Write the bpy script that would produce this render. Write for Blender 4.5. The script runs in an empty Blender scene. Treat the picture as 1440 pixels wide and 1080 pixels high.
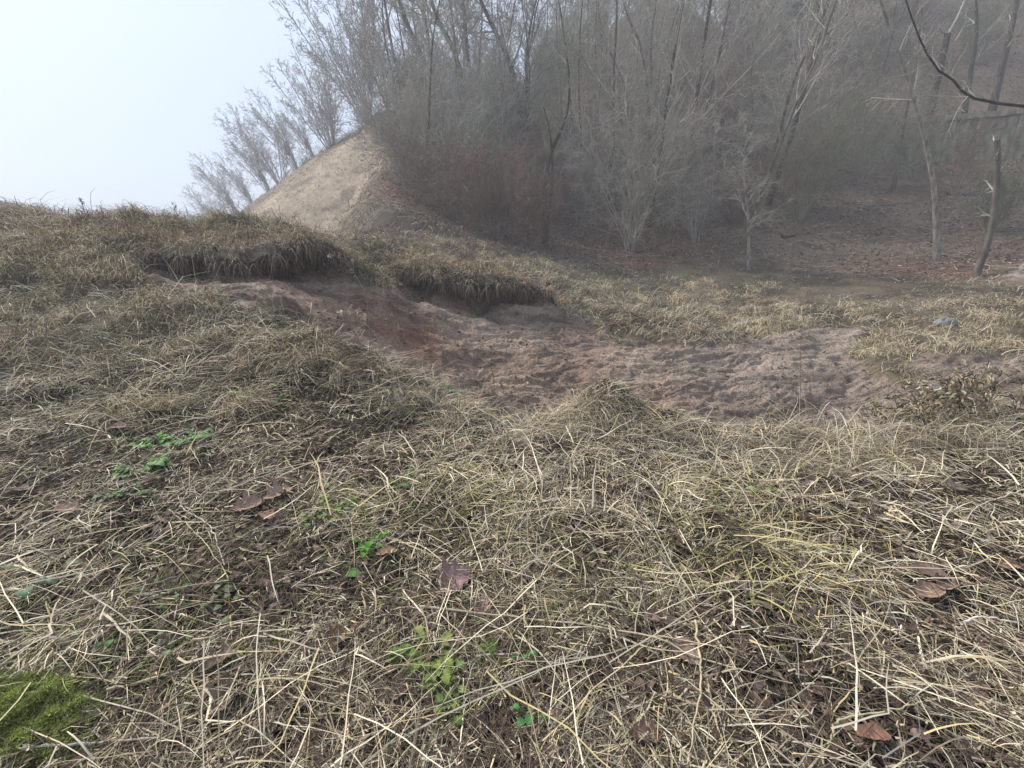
import bpy, math, random
import numpy as np
from mathutils import Vector

R = math.radians
rng = np.random.default_rng(7)
sc = bpy.context.scene
COL = sc.collection

# ------------------------------------------------------------------ camera
PITCH = R(18.0)
CAM = np.array([0.0, 0.0, 1.35])
FPX = 640.0                       # focal length in pixels of the 1440 px wide photograph
cd = bpy.data.cameras.new('camera')
cd.sensor_width = 36.0
cd.lens = 36.0 * FPX / 1440.0
cd.clip_start = 0.05
cd.clip_end = 600.0
cam = bpy.data.objects.new('camera', cd)
COL.objects.link(cam)
cam.location = CAM
cam.rotation_euler = (R(90) - PITCH, 0, 0)
sc.camera = cam

# ------------------------------------------------------------------ sky, sun, exposure
SUN_EL, SUN_AZ = R(42), R(-62)    # azimuth from +Y, negative = left of the view
w = bpy.data.worlds.new('World')
sc.world = w
w.use_nodes = True
nt = w.node_tree
nt.nodes.clear()
out = nt.nodes.new('ShaderNodeOutputWorld')
sky = nt.nodes.new('ShaderNodeTexSky')
sky.sky_type = 'NISHITA'
sky.sun_disc = False
sky.sun_elevation = SUN_EL
sky.sun_rotation = SUN_AZ
sky.air_density = 1.0
sky.dust_density = 3.0
bg = nt.nodes.new('ShaderNodeBackground')
bg.inputs['Strength'].default_value = 0.06
bg2 = nt.nodes.new('ShaderNodeBackground')     # the cloud deck
bg2.inputs['Color'].default_value = (0.47, 0.665, 1.0, 1)
bg2.inputs['Strength'].default_value = 0.42
mx = nt.nodes.new('ShaderNodeMixShader')
mx.inputs[0].default_value = 0.72
nt.links.new(sky.outputs[0], bg.inputs['Color'])
nt.links.new(bg.outputs[0], mx.inputs[1])
nt.links.new(bg2.outputs[0], mx.inputs[2])
nt.links.new(mx.outputs[0], out.inputs['Surface'])

sl = bpy.data.lights.new('sun', 'SUN')
sl.energy = 2.8
sl.angle = R(14)
sl.color = (1.0, 0.94, 0.86)
so = bpy.data.objects.new('sun', sl)
COL.objects.link(so)
sdir = Vector((math.sin(SUN_AZ) * math.cos(SUN_EL), math.cos(SUN_AZ) * math.cos(SUN_EL), math.sin(SUN_EL)))
so.rotation_euler = sdir.to_track_quat('Z', 'Y').to_euler()
so.location = (0, 0, 80)

sc.view_settings.view_transform = 'Standard'
sc.view_settings.look = 'None'
sc.view_settings.gamma = 1
sc.view_settings.exposure = 1.38
sc.cycles.max_bounces = 5
sc.cycles.diffuse_bounces = 2
sc.cycles.glossy_bounces = 1
sc.cycles.volume_bounces = 1
sc.cycles.use_denoising = True
sc.cycles.denoiser = 'OPENIMAGEDENOISE'
sc.cycles.denoising_input_passes = 'RGB_ALBEDO_NORMAL'
sc.cycles.denoising_prefilter = 'NONE'
sc.cycles.use_adaptive_sampling = True
sc.cycles.adaptive_threshold = 0.01
HAZE = 0.0050

# ------------------------------------------------------------------ helpers: objects
def tag(o, label=None, cat=None, group=None, kind=None):
    if label: o['label'] = label
    if cat: o['category'] = cat
    if group: o['group'] = group
    if kind: o['kind'] = kind
    return o

def empty(name, loc, rz=0.0, scale=1.0):
    o = bpy.data.objects.new(name, None)
    o.empty_display_size = 0.2
    COL.objects.link(o)
    o.location = tuple(float(a) for a in loc)
    o.rotation_euler = (0, 0, rz)
    o.scale = (scale, scale, scale)
    return o

def make_mesh(name, V, F, mat, colors=None, smooth=True):
    V = np.ascontiguousarray(V, dtype=np.float32)
    F = np.ascontiguousarray(F, dtype=np.int32)
    me = bpy.data.meshes.new(name)
    k = F.shape[1]
    me.vertices.add(len(V)); me.vertices.foreach_set('co', V.ravel())
    me.loops.add(F.size); me.loops.foreach_set('vertex_index', F.ravel())
    me.polygons.add(len(F))
    me.polygons.foreach_set('loop_start', np.arange(0, F.size, k, dtype=np.int32))
    me.polygons.foreach_set('loop_total', np.full(len(F), k, dtype=np.int32))
    me.polygons.foreach_set('use_smooth', np.full(len(F), smooth, dtype=bool))
    me.update(calc_edges=True)
    if colors is not None:
        a = me.color_attributes.new('tint', 'FLOAT_COLOR', 'POINT')
        c = np.ones((len(V), 4), dtype=np.float32); c[:, :3] = colors
        a.data.foreach_set('color', c.ravel())
    me.materials.append(mat)
    return me

def obj(name, me, parent=None, loc=None):
    o = bpy.data.objects.new(name, me)
    COL.objects.link(o)
    if parent is not None: o.parent = parent
    if loc is not None: o.location = tuple(float(a) for a in loc)
    return o

# ------------------------------------------------------------------ helpers: noise
def _hash(ix, iy, seed):
    h = (ix.astype(np.int64) * 374761393 + iy.astype(np.int64) * 668265263 + seed * 1442695041) & 0xffffffff
    h = ((h ^ (h >> 13)) * 1274126177) & 0xffffffff
    h = h ^ (h >> 16)
    return (h & 0xffff) / 65535.0

def vnoise(x, y, seed=0):
    ix = np.floor(x); iy = np.floor(y)
    fx = x - ix; fy = y - iy
    fx = fx * fx * fx * (fx * (fx * 6 - 15) + 10); fy = fy * fy * fy * (fy * (fy * 6 - 15) + 10)
    a = _hash(ix, iy, seed); b = _hash(ix + 1, iy, seed)
    c = _hash(ix, iy + 1, seed); d = _hash(ix + 1, iy + 1, seed)
    return (a * (1 - fx) + b * fx) * (1 - fy) + (c * (1 - fx) + d * fx) * fy

def fbm(x, y, seed=0, octv=4, gain=0.5):
    s = 0; a = 1.0; t = 0
    for i in range(octv):
        s = s + a * vnoise(x * 2 ** i + 17.3 * i, y * 2 ** i - 9.1 * i, seed + i); t += a; a *= gain
    return s / t * 2 - 1

def ss(a, b, x):
    t = np.clip((x - a) / (b - a), 0, 1); return t * t * (3 - 2 * t)

# ------------------------------------------------------------------ helpers: view rays
CP, SP = math.cos(PITCH), math.sin(PITCH)
def at(u, v, Y):
    """point seen at photo pixel (u, v) at forward distance Y"""
    u = np.asarray(u, float); v = np.asarray(v, float); Y = np.asarray(Y, float)
    a = (u - 720) / FPX; b = (540 - v) / FPX
    fy = CP + b * SP; fz = -SP + b * CP
    return np.stack([a / fy * Y, Y + 0 * a, CAM[2] + fz / fy * Y], -1)

def to_px(P):
    x, y, z = P[..., 0], P[..., 1], P[..., 2] - CAM[2]
    d = y * CP - z * SP; up = y * SP + z * CP
    d = np.where(d < 0.05, 0.05, d)
    return 720 + FPX * x / d, 540 - FPX * up / d

# ------------------------------------------------------------------ terrain heights
cols = {
 -250: [(1000, .95), (800, 1.5), (600, 2.6), (480, 3.6), (380, 5.2), (300, 7), (262, 8.2)],
 0:    [(1080, .84), (900, 1.25), (700, 2.1), (550, 3.4), (450, 4.7), (380, 6), (320, 7.4), (284, 8.6)],
 150:  [(1080, .84), (900, 1.22), (700, 2.05), (550, 3.35), (460, 4.6), (400, 5.5), (350, 6.5), (303, 8.3)],
 225:  [(420, 5.3), (400, 5.9), (385, 6.6), (340, 7.0), (306, 8.5)],
 300:  [(1080, .84), (900, 1.22), (700, 2.05), (550, 3.3), (470, 4.5), (425, 5.4), (398, 6.3), (390, 7.1), (338, 7.35), (316, 8.6)],
 400:  [(900, 1.22), (700, 2.05), (550, 3.3), (475, 4.3), (430, 5.7), (400, 6.6), (385, 7.2), (340, 7.5), (316, 8.8)],
 450:  [(900, 1.22), (700, 2.05), (550, 3.3), (480, 4.1), (443, 5.9), (405, 7.0), (375, 7.6), (345, 8.6), (330, 10)],
 520:  [(900, 1.22), (700, 2.05), (550, 3.4), (503, 4.0), (460, 6.1), (415, 7.1), (380, 7.8), (350, 9), (330, 11.5), (305, 16), (250, 23), (200, 29), (178, 31)],
 600:  [(1080, .84), (900, 1.22), (700, 2.05), (600, 3.0), (545, 3.7), (520, 6.0), (470, 6.9), (432, 7.6), (425, 8.3), (383, 8.5), (365, 9.8), (335, 13), (300, 18), (240, 25), (160, 34)],
 680:  [(900, 1.22), (700, 2.05), (620, 2.85), (572, 3.5), (555, 5.8), (500, 6.7), (450, 7.7), (438, 8.6), (393, 8.8), (372, 10.5), (345, 15), (310, 20), (230, 27), (165, 37)],
 760:  [(900, 1.22), (700, 2.05), (630, 2.75), (590, 3.3), (567, 5.6), (500, 6.8), (455, 8.0), (425, 8.9), (400, 10), (375, 13), (350, 17), (310, 20.5), (200, 30), (125, 41)],
 850:  [(900, 1.22), (700, 2.05), (600, 2.95), (548, 3.5), (540, 6.0), (500, 7.0), (465, 8.3), (440, 9.6), (400, 13), (370, 16), (340, 19), (300, 22), (200, 30), (100, 38), (50, 45)],
 950:  [(1080, .84), (900, 1.22), (700, 2.05), (620, 2.85), (582, 3.25), (572, 5.4), (520, 6.4), (480, 7.8), (450, 9.4), (410, 12.5), (380, 15.5), (340, 19), (300, 21.5), (200, 29.5), (100, 37), (0, 45)],
 1100: [(900, 1.22), (700, 2.1), (630, 2.8), (602, 3.1), (590, 5.1), (540, 6.0), (490, 7.3), (455, 9.0), (410, 12.2), (380, 15), (340, 18.3), (300, 20.7), (200, 28.5), (100, 35.5), (0, 43)],
 1230: [(900, 1.22), (700, 2.1), (640, 2.7), (612, 3.05), (600, 4.8), (540, 5.8), (490, 7.0), (450, 8.8), (410, 11.8), (380, 14.3), (340, 17.6), (300, 20), (200, 27.5), (100, 34), (0, 41)],
 1340: [(1080, .84), (900, 1.22), (700, 2.1), (620, 2.8), (580, 3.25), (565, 4.7), (500, 6.3), (450, 8.4), (420, 10), (390, 12.3), (340, 16.5), (300, 18.8), (200, 26), (100, 32), (0, 39)],
 1440: [(1080, .84), (900, 1.22), (700, 2.1), (620, 2.8), (578, 3.3), (560, 4.8), (500, 6.2), (450, 8.0), (420, 9.4), (390, 11.5), (340, 15.5), (300, 18), (200, 24.5), (100, 30.5), (0, 37)],
 1700: [(1000, .95), (800, 1.5), (620, 2.8), (580, 3.3), (500, 5.8), (450, 7.3), (390, 10), (340, 13), (300, 15), (200, 20), (100, 25.5), (0, 31)],
}
pts = []
for u, prof in cols.items():
    for v, Y in prof: pts.append(at(u, v, Y))
# the spine of the sandy hill, receding to the left
for u, v, Y in [(470, 312, 19), (500, 290, 21), (520, 255, 25)]:
    pts.append(at(u, v, Y))
pts = list(map(tuple, np.array(pts)))
def under(u, Y, z): # hidden ground: azimuth of photo column u, distance Y, height z
    a = (u - 720) / FPX / (CP + .3 * SP); pts.append((a * Y, Y, z))
for u in (-250, 0, 150, 300): under(u, 10.5, 1.1); under(u, 14, -1.2); under(u, 24, -4.5); under(u, 45, -7); under(u, 90, -8)
for u in (400, 450): under(u, 12, .55); under(u, 16, -.5); under(u, 24, .2)
for u in (345, 440): under(u, 34, -1.5); under(u, 60, -3); under(u, 95, -5)
under(530, 50, 1); under(530, 95, -3)
for u in (420, 500): under(u, 4.9, -.25)
for u in (600, 680): under(u, 4.3, -.35)
for u in (680, 760, 950, 1100, 1230): under(u, 4.1, -.75)
for u in (850,): under(u, 4.2, -.6)
for u in (1340, 1440): under(u, 3.9, -.35)
for u, za in ((600, 7), (760, 13), (950, 21), (1200, 25), (1440, 26), (1700, 26)): under(u, 62, za); under(u, 110, za + 2)
for x, y, z in [(0, 0, 0), (-1.5, 0, .15), (1.5, 0, -.02), (0, -2, 0), (-4, -1, .6), (4, -1, -.1), (0, -8, .3), (-12, -6, 1.5), (12, -6, 1.0),
                (20, 0, 4), (30, -20, 8), (-25, 0, -3), (0, -40, 2), (60, 20, 22), (60, -60, 15), (-60, -40, -4), (-80, 40, -8), (0, -110, 2), (100, 60, 27), (110, -40, 20)]:
    pts.append((x, y, z))
pts = np.array(pts)

def warp(x, y):
    r = np.sqrt(x * x + y * y) + 1e-6
    s = np.log1p(r / 0.8) / r
    return x * s, y * s
qx, qy = warp(pts[:, 0], pts[:, 1])
def phi(d2): return 0.5 * d2 * np.log(d2 + 1e-9)
n = len(pts)
A = np.zeros((n + 3, n + 3))
A[:n, :n] = phi((qx[:, None] - qx) ** 2 + (qy[:, None] - qy) ** 2) + np.eye(n) * 4e-4
A[:n, n] = A[n, :n] = 1; A[:n, n + 1] = A[n + 1, :n] = qx; A[:n, n + 2] = A[n + 2, :n] = qy
# heights are fitted as slopes seen from the eye, which keeps near ground fine and far ground smooth
def hscale(x, y): return np.sqrt(x * x + y * y + 1.0)
rhs = np.zeros(n + 3); rhs[:n] = (pts[:, 2] - CAM[2]) / hscale(pts[:, 0], pts[:, 1])
W = np.linalg.solve(A, rhs)
def base_h(x, y):
    sh = x.shape; x = x.ravel(); y = y.ravel(); o = np.empty_like(x)
    for i in range(0, len(x), 60000):
        a, b = warp(x[i:i + 60000], y[i:i + 60000])
        o[i:i + 60000] = phi((a[:, None] - qx) ** 2 + (b[:, None] - qy) ** 2) @ W[:n] + W[n] + W[n + 1] * a + W[n + 2] * b
    z = o * hscale(x, y) + CAM[2]
    # the sandy spur: a straight crest receding to the left, an even face towards the valley
    RP = np.array([at(255, 352, 58), at(345, 303, 46), at(395, 265, 41), at(440, 230, 37), at(485, 198, 33.5), at(535, 172, 31.5), at(600, 150, 33)])
    best = np.full(len(x), -99.0)
    for a, b in zip(RP[:-1], RP[1:]):
        d = b - a; t = np.clip(((x - a[0]) * d[0] + (y - a[1]) * d[1]) / (d[0] ** 2 + d[1] ** 2), 0, 1)
        ex, ey = x - a[0] - t * d[0], y - a[1] - t * d[1]; e = np.hypot(ex, ey)
        front = (ey * d[0] - ex * d[1]) < 0
        e2 = np.sqrt(e * e + .5) - .7
        best = np.maximum(best, a[2] + t * d[2] - np.where(front, .74, .75) * e2)
    k = 1.2; h = np.clip(.5 + .5 * (best - z) / k, 0, 1)
    z = z * (1 - h) + best * h + k * h * (1 - h)
    return z.reshape(sh)

# polar sheet: fine in front, coarse behind
th_f = np.linspace(R(-62), R(62), 820)
th_b = np.linspace(R(62), R(298), 121)[1:]
TH = np.concatenate([th_f, th_b])            # closes on itself at the end
LR = np.concatenate([np.linspace(math.log(.12), math.log(3.6), 320)[:-1], np.linspace(math.log(3.6), math.log(11), 620)[:-1], np.linspace(math.log(11), math.log(150), 360)])
NR = len(LR)
thg, lrg = np.meshgrid(TH, LR, indexing='ij')
rg = np.exp(lrg)
X = rg * np.sin(thg); Yg = rg * np.cos(thg)
Z = base_h(X, Yg)
PU, PV = to_px(np.stack([X, Yg, Z], -1))

# masks of the different kinds of ground (fixed places in the world)
def poly(pu, pv, pl, soft=14.0, wob=None):
    """soft inside-ness of an outline, 0..1"""
    pl = np.array(pl, float); inside = np.zeros(pu.shape, bool); dmin = np.full(pu.shape, 1e9)
    for i in range(len(pl)):
        x1, y1 = pl[i]; x2, y2 = pl[(i + 1) % len(pl)]
        if y1 != y2:
            c = ((y1 > pv) != (y2 > pv)) & (pu < (x2 - x1) * (pv - y1) / (y2 - y1) + x1); inside ^= c
        dx, dy = x2 - x1, y2 - y1
        t = np.clip(((pu - x1) * dx + (pv - y1) * dy) / (dx * dx + dy * dy), 0, 1)
        dmin = np.minimum(dmin, np.hypot(pu - x1 - t * dx, pv - y1 - t * dy))
    s = np.where(inside, dmin, -dmin)
    if wob is not None: s = s + wob
    return ss(-soft, soft, s)

MUD = [(185, 368), (300, 360), (400, 362), (440, 385), (480, 392), (560, 420), (640, 452), (760, 452), (880, 480), (1000, 486), (1060, 480), (1120, 465), (1215, 462), (1200, 500), (1240, 540), (1300, 560), (1290, 660),
       (1000, 640), (700, 640), (620, 560), (520, 530), (470, 470), (400, 440), (300, 430), (235, 410)]
def zones(x, y, pu, pv):
    r = np.hypot(x, y)
    wob = 16 * fbm(x * 1.1, y * 1.1, 31, 4)
    mud = poly(pu, pv, MUD, 7, wob + 14 * fbm(x * 2.6, y * 2.6, 33, 4)) * ss(4.0, 4.5, r) * (1 - ss(9.8, 10.6, r))
    mud = np.maximum(mud, poly(pu, pv, [(1385, 512), (1600, 495), (1600, 580), (1395, 580)], 6, wob * .3) * ss(4, 4.5, r) * (1 - ss(10, 11, r)))
    mud = np.maximum(mud, .9 * poly(pu, pv, [(1285, 508), (1345, 498), (1400, 515), (1400, 545), (1300, 548)], 6, wob * .8) * ss(4, 4.5, r) * (1 - ss(10, 11, r)))
    mud = np.maximum(mud, poly(pu, pv, [(1400, 395), (1440, 375), (1600, 370), (1600, 400), (1440, 402)], 4, wob * .2) * ss(7, 8, r) * (1 - ss(21, 23, r)))
    under_lip = poly(pu, pv, [(560, 385), (770, 412), (800, 470), (640, 470), (540, 440)], 8, wob * .5) * ss(6.5, 7, r) * (1 - ss(9.0, 9.5, r))
    mud = np.maximum(mud, under_lip)
    sand = poly(pu, pv, [(200, 420), (345, 300), (440, 222), (515, 185), (545, 225), (545, 265), (500, 310), (440, 360)], 12, wob * .6) * ss(13, 17, r) * (1 - ss(75, 90, r)) * (1 - ss(-8, -5, x))
    wood = poly(pu, pv, [(530, 260), (560, 300), (640, 325), (720, 350), (800, 372), (880, 385), (960, 355), (1080, 365), (1200, 385), (1330, 395), (1440, 370), (2200, 300), (2200, -2500), (300, -2500), (500, 190)], 16, wob) * ss(12, 15, r)
    return mud, sand, wood
MM, SM, WM = zones(X, Yg, PU, PV)
fore = 1 - ss(3.3, 4.6, rg)
# small relief
D = np.zeros_like(Z)
D += 0.045 * fbm(X * 1.9, Yg * 1.9, 3, 5) * (1 - MM) * (0.55 + 0.45 * fore) * ss(.2, .6, rg)
D += 0.022 * fbm(X * 7, Yg * 7, 5, 4) * fore
mid = ss(4, 5, rg) * (1 - ss(18, 26, rg)) * (1 - MM)
D += (0.12 * np.maximum(fbm(X * 1.4, Yg * 1.4, 8, 4), -.3) + .09 * fbm(X * 3.6, Yg * 3.6, 9, 3)) * mid * (1 - .55 * ss(9, 12, rg))
D += 0.35 * fbm(X * .22, Yg * .22, 12, 4) * ss(14, 24, rg) * (1 - SM * .8)
for u, v, Yb, hh, rr in [(1262, 442, 8.8, .20, .75), (1275, 492, 6.9, .15, .42), (850, 562, 3.4, .10, .28), (555, 548, 3.65, .09, .3), (1345, 592, 3.2, .08, .3), (705, 592, 3.4, -.07, .2), (440, 500, 3.95, .08, .35), (960, 462, 8.6, .14, .6), (880, 455, 9.0, .16, .5), (1110, 440, 9.6, .12, .7), (1400, 440, 8.6, .14, .8), (560, 322, 14.5, .3, 1.6), (620, 350, 11.5, .22, .9), (800, 432, 9.3, .14, .5)]:
    q = at(u, v, Yb); D += hh * np.exp(-((X - q[0]) ** 2 + (Yg - q[1]) ** 2) / rr ** 2)
# erosion ledges in the mud: short steps running across the slope
ax = X * .55 + Yg * .12; ay = Yg * 3.6 - X * .6
wx = ax + 0.5 * fbm(X * 1.3, Yg * 1.3, 21, 3); wy = ay + 1.6 * fbm(X * .9, Yg * .9, 22, 3)
rid = 1 - np.abs(fbm(wx, wy, 23, 4, .55)) * 2.2
rid2 = 1 - np.abs(fbm(wx * 2.3 + 5, wy * 1.9, 27, 4, .6)) * 2.4
D += MM * (0.055 * np.clip(rid, -1, 1) ** 3 + .035 * np.clip(rid2, -1, 1) + 0.045 * fbm(X * 2.6, Yg * 6.5, 24, 6, .62) + .06 * fbm(X * .8, Yg * .9, 25, 3))
D += MM * .038 * np.floor(3 * fbm(X * .9, Yg * 2.6, 28, 3) + .5)
Z = Z + D

def height(x, y):
    x = np.asarray(x, float); y = np.asarray(y, float)
    th = np.arctan2(x, y); th = np.where(th < R(-62), th + 2 * math.pi, th)
    lr = np.log(np.maximum(np.hypot(x, y), 0.1205))
    i = np.where(th <= R(62), (th - R(-62)) / R(124) * 819, 819 + (th - R(62)) / R(236) * 120)
    j = np.interp(lr, LR, np.arange(NR))
    i = np.clip(i, 0, len(TH) - 1.001); j = np.clip(j, 0, NR - 1.001)
    i0 = i.astype(int); j0 = j.astype(int); fi = i - i0; fj = j - j0
    return (Z[i0, j0] * (1 - fi) + Z[i0 + 1, j0] * fi) * (1 - fj) + (Z[i0, j0 + 1] * (1 - fi) + Z[i0 + 1, j0 + 1] * fi) * fj

def ground_at(u, v, ymin=0.4):
    """first ground point on the ray through a photo pixel"""
    u = np.atleast_1d(np.asarray(u, float)); v = np.atleast_1d(np.asarray(v, float))
    best = np.full(len(u), np.nan)
    Ys = np.exp(np.linspace(math.log(ymin), math.log(90), 900))
    P = at(u[:, None], v[:, None], Ys[None])
    below = P[..., 2] < height(P[..., 0], P[..., 1])
    k = np.argmax(below, 1)
    return P[np.arange(len(u)), k] * 1.0

# ------------------------------------------------------------------ materials
def new_mat(name):
    m = bpy.data.materials.new(name); m.use_nodes = True
    t = m.node_tree; b = t.nodes['Principled BSDF']
    b.inputs['Specular IOR Level'].default_value = 0.12
    return m, t, b
def tint_mat(name, rough=.75, var=.0, scale=60, spec=.12, transl=0.0):
    m, t, b = new_mat(name)
    a = t.nodes.new('ShaderNodeAttribute'); a.attribute_name = 'tint'
    b.inputs['Roughness'].default_value = rough
    b.inputs['Specular IOR Level'].default_value = spec
    src = a.outputs['Color']
    if var:
        g = t.nodes.new('ShaderNodeNewGeometry')
        nz = t.nodes.new('ShaderNodeTexNoise'); nz.inputs['Scale'].default_value = scale; nz.inputs['Detail'].default_value = 3
        mr = t.nodes.new('ShaderNodeMapRange'); mr.inputs[1].default_value = .3; mr.inputs[2].default_value = .7
        mr.inputs[3].default_value = 1 - var; mr.inputs[4].default_value = 1 + var
        mp = t.nodes.new('ShaderNodeVectorMath'); mp.operation = 'SCALE'
        t.links.new(g.outputs['Position'], nz.inputs['Vector'])
        t.links.new(nz.outputs['Fac'], mr.inputs[0]); t.links.new(src, mp.inputs[0]); t.links.new(mr.outputs[0], mp.inputs['Scale'])
        src = mp.outputs[0]
    t.links.new(src, b.inputs['Base Color'])
    return m
def bark_mat(name, c1, c2, scale=6, rough=.9):
    m, t, b = new_mat(name)
    tc = t.nodes.new('ShaderNodeTexCoord')
    mp = t.nodes.new('ShaderNodeMapping'); mp.inputs['Scale'].default_value = (1, 1, .35)
    nz = t.nodes.new('ShaderNodeTexNoise'); nz.inputs['Scale'].default_value = scale; nz.inputs['Detail'].default_value = 5
    cr = t.nodes.new('ShaderNodeValToRGB')
    cr.color_ramp.elements[0].position = .35; cr.color_ramp.elements[0].color = (*c1, 1)
    cr.color_ramp.elements[1].position = .65; cr.color_ramp.elements[1].color = (*c2, 1)
    t.links.new(tc.outputs['Object'], mp.inputs[0]); t.links.new(mp.outputs[0], nz.inputs['Vector'])
    t.links.new(nz.outputs['Fac'], cr.inputs[0]); t.links.new(cr.outputs[0], b.inputs['Base Color'])
    b.inputs['Roughness'].default_value = rough
    return m

def ground_mat():
    m, t, b = new_mat('ground')
    N = t.nodes; L = t.links
    a = N.new('ShaderNodeAttribute'); a.attribute_name = 'tint'
    tc = N.new('ShaderNodeTexCoord')
    n1 = N.new('ShaderNodeTexNoise'); n1.inputs['Scale'].default_value = 22; n1.inputs['Detail'].default_value = 8; n1.inputs['Roughness'].default_value = .68
    n2 = N.new('ShaderNodeTexNoise'); n2.inputs['Scale'].default_value = 2.2; n2.inputs['Detail'].default_value = 6; n2.inputs['Roughness'].default_value = .6
    vo = N.new('ShaderNodeTexVoronoi'); vo.inputs['Scale'].default_value = 34
    for nn in (n1, n2, vo): L.new(tc.outputs['Object'], nn.inputs['Vector'])
    r1 = N.new('ShaderNodeMapRange'); r1.inputs[1].default_value = .25; r1.inputs[2].default_value = .75; r1.inputs[3].default_value = .55; r1.inputs[4].default_value = 1.45
    r2 = N.new('ShaderNodeMapRange'); r2.inputs[1].default_value = .3; r2.inputs[2].default_value = .7; r2.inputs[3].default_value = .72; r2.inputs[4].default_value = 1.28
    L.new(n1.outputs['Fac'], r1.inputs[0]); L.new(n2.outputs['Fac'], r2.inputs[0])
    mu = N.new('ShaderNodeMath'); mu.operation = 'MULTIPLY'; L.new(r1.outputs[0], mu.inputs[0]); L.new(r2.outputs[0], mu.inputs[1])
    vm = N.new('ShaderNodeVectorMath'); vm.operation = 'SCALE'; L.new(a.outputs['Color'], vm.inputs[0]); L.new(mu.outputs[0], vm.inputs['Scale'])
    L.new(vm.outputs[0], b.inputs['Base Color'])
    ad = N.new('ShaderNodeMath'); ad.operation = 'ADD'; L.new(n1.outputs['Fac'], ad.inputs[0])
    vs = N.new('ShaderNodeMath'); vs.operation = 'MULTIPLY'; vs.inputs[1].default_value = .35; L.new(vo.outputs['Distance'], vs.inputs[0]); L.new(vs.outputs[0], ad.inputs[1])
    bp = N.new('ShaderNodeBump'); bp.inputs['Strength'].default_value = .9; bp.inputs['Distance'].default_value = .035
    L.new(ad.outputs[0], bp.inputs['Height']); L.new(bp.outputs[0], b.inputs['Normal'])
    b.inputs['Roughness'].default_value = .8
    return m
M_ground = ground_mat()
M_straw = tint_mat('dry_straw', .7)
M_leaf = tint_mat('dead_leaf', .7, .25, 90)
M_green = tint_mat('green_leaf', .55, .15, 120)
M_litter = tint_mat('leaf_litter', .85)
M_bark = bark_mat('grey_bark', (.08, .068, .055), (.17, .15, .12))
M_bark_dark = bark_mat('dark_bark', (.028, .023, .019), (.075, .062, .05))
M_bark_pale = bark_mat('pale_bark', (.15, .135, .11), (.34, .31, .255), 10)
M_twig_grey = bark_mat('grey_twigs', (.27, .245, .205), (.42, .38, .32))
M_twig_fogged = bark_mat('fog_paled_twigs', (.38, .375, .365), (.55, .54, .53))  # bark lightened so the ridge trees look faded by fog; haze in the colour
M_twig_pale = bark_mat('pale_twigs', (.30, .28, .235), (.42, .39, .33))
M_twig_brown = bark_mat('brown_twigs', (.19, .125, .095), (.30, .205, .16))
M_twig_olive = bark_mat('olive_twigs', (.17, .17, .11), (.28, .27, .18))
M_spruce = bark_mat('spruce_needles', (.035, .07, .04), (.07, .12, .065))
M_conc = bark_mat('mossy_concrete', (.13, .12, .075), (.36, .32, .25), 4.5)
M_stone = bark_mat('blue_grey_stone', (.14, .15, .15), (.27, .28, .275), 14)

# ------------------------------------------------------------------ ground sheet
def lerp(a, b, t): return a + (b - a) * t[..., None]
C = np.zeros(X.shape + (3,))
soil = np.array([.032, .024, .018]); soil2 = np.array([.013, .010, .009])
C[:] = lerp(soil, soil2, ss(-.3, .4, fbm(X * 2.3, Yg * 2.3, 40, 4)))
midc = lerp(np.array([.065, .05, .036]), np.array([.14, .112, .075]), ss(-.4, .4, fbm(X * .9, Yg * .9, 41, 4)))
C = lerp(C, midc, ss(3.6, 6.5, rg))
brown = lerp(np.array([.12, .083, .06]), np.array([.22, .16, .115]), ss(-.4, .4, fbm(X * .5, Yg * .5, 42, 4)))
redp = ss(-.1, .5, fbm(X * .16 + 3, Yg * .16, 43, 3))
brown = lerp(brown, np.array([.17, .085, .06]), redp * (1 - ss(21, 26, rg)))
C = lerp(C, brown, WM)
sandc = lerp(np.array([.22, .168, .12]), np.array([.37, .29, .205]), ss(-.35, .3, fbm(X * .35, Yg * .35, 44, 5)))
sandc = lerp(sandc, np.array([.15, .115, .09]), ss(.1, .5, fbm(X * 1.1, Yg * 1.1, 48, 5)) * .8)
C = lerp(C, sandc, SM)
mudc = lerp(np.array([.29, .20, .145]), np.array([.40, .30, .222]), ss(-.4, .4, fbm(X * .9, Yg * 1.4, 45, 5)))
mudc = lerp(mudc, np.array([.33, .27, .22]), ss(1, 4, X) * .7)
redw = ss(-4.2, -3.2, X) * (1 - ss(-1.2, -.2, X)) * ss(5.5, 6.3, Yg)
mudc = lerp(mudc, np.array([.26, .125, .08]), redw * ss(-.5, .3, fbm(X * 1.2, Yg * 1.2, 46, 4)) * .8)
hollow_shade = np.maximum(poly(PU, PV, [(170, 340), (440, 335), (460, 392), (300, 400), (190, 392)], 8), poly(PU, PV, [(550, 378), (780, 405), (790, 432), (640, 425), (560, 410)], 6)) * ss(5.8, 6.4, rg) * (1 - ss(10, 11, rg))
mudc = lerp(mudc, np.array([.065, .046, .035]), hollow_shade * .85)  # dark soil of the hollows, with the shade beneath the turf painted in
mudc = lerp(mudc, np.array([.12, .08, .06]), ss(.08, .5, fbm(wx * 1.4, wy * 1.1, 47, 4)) * .6)  # dark streaks painted into the mud colour as shaded crevices
mudc = mudc * .84
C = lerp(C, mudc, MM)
nT, nR = X.shape
idx = np.arange(nT * nR).reshape(nT, nR)
F = np.stack([idx[:-1, :-1], idx[:-1, 1:], idx[1:, 1:], idx[1:, :-1]], -1).reshape(-1, 4)
V = np.stack([X, Yg, Z], -1).reshape(-1, 3)
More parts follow.
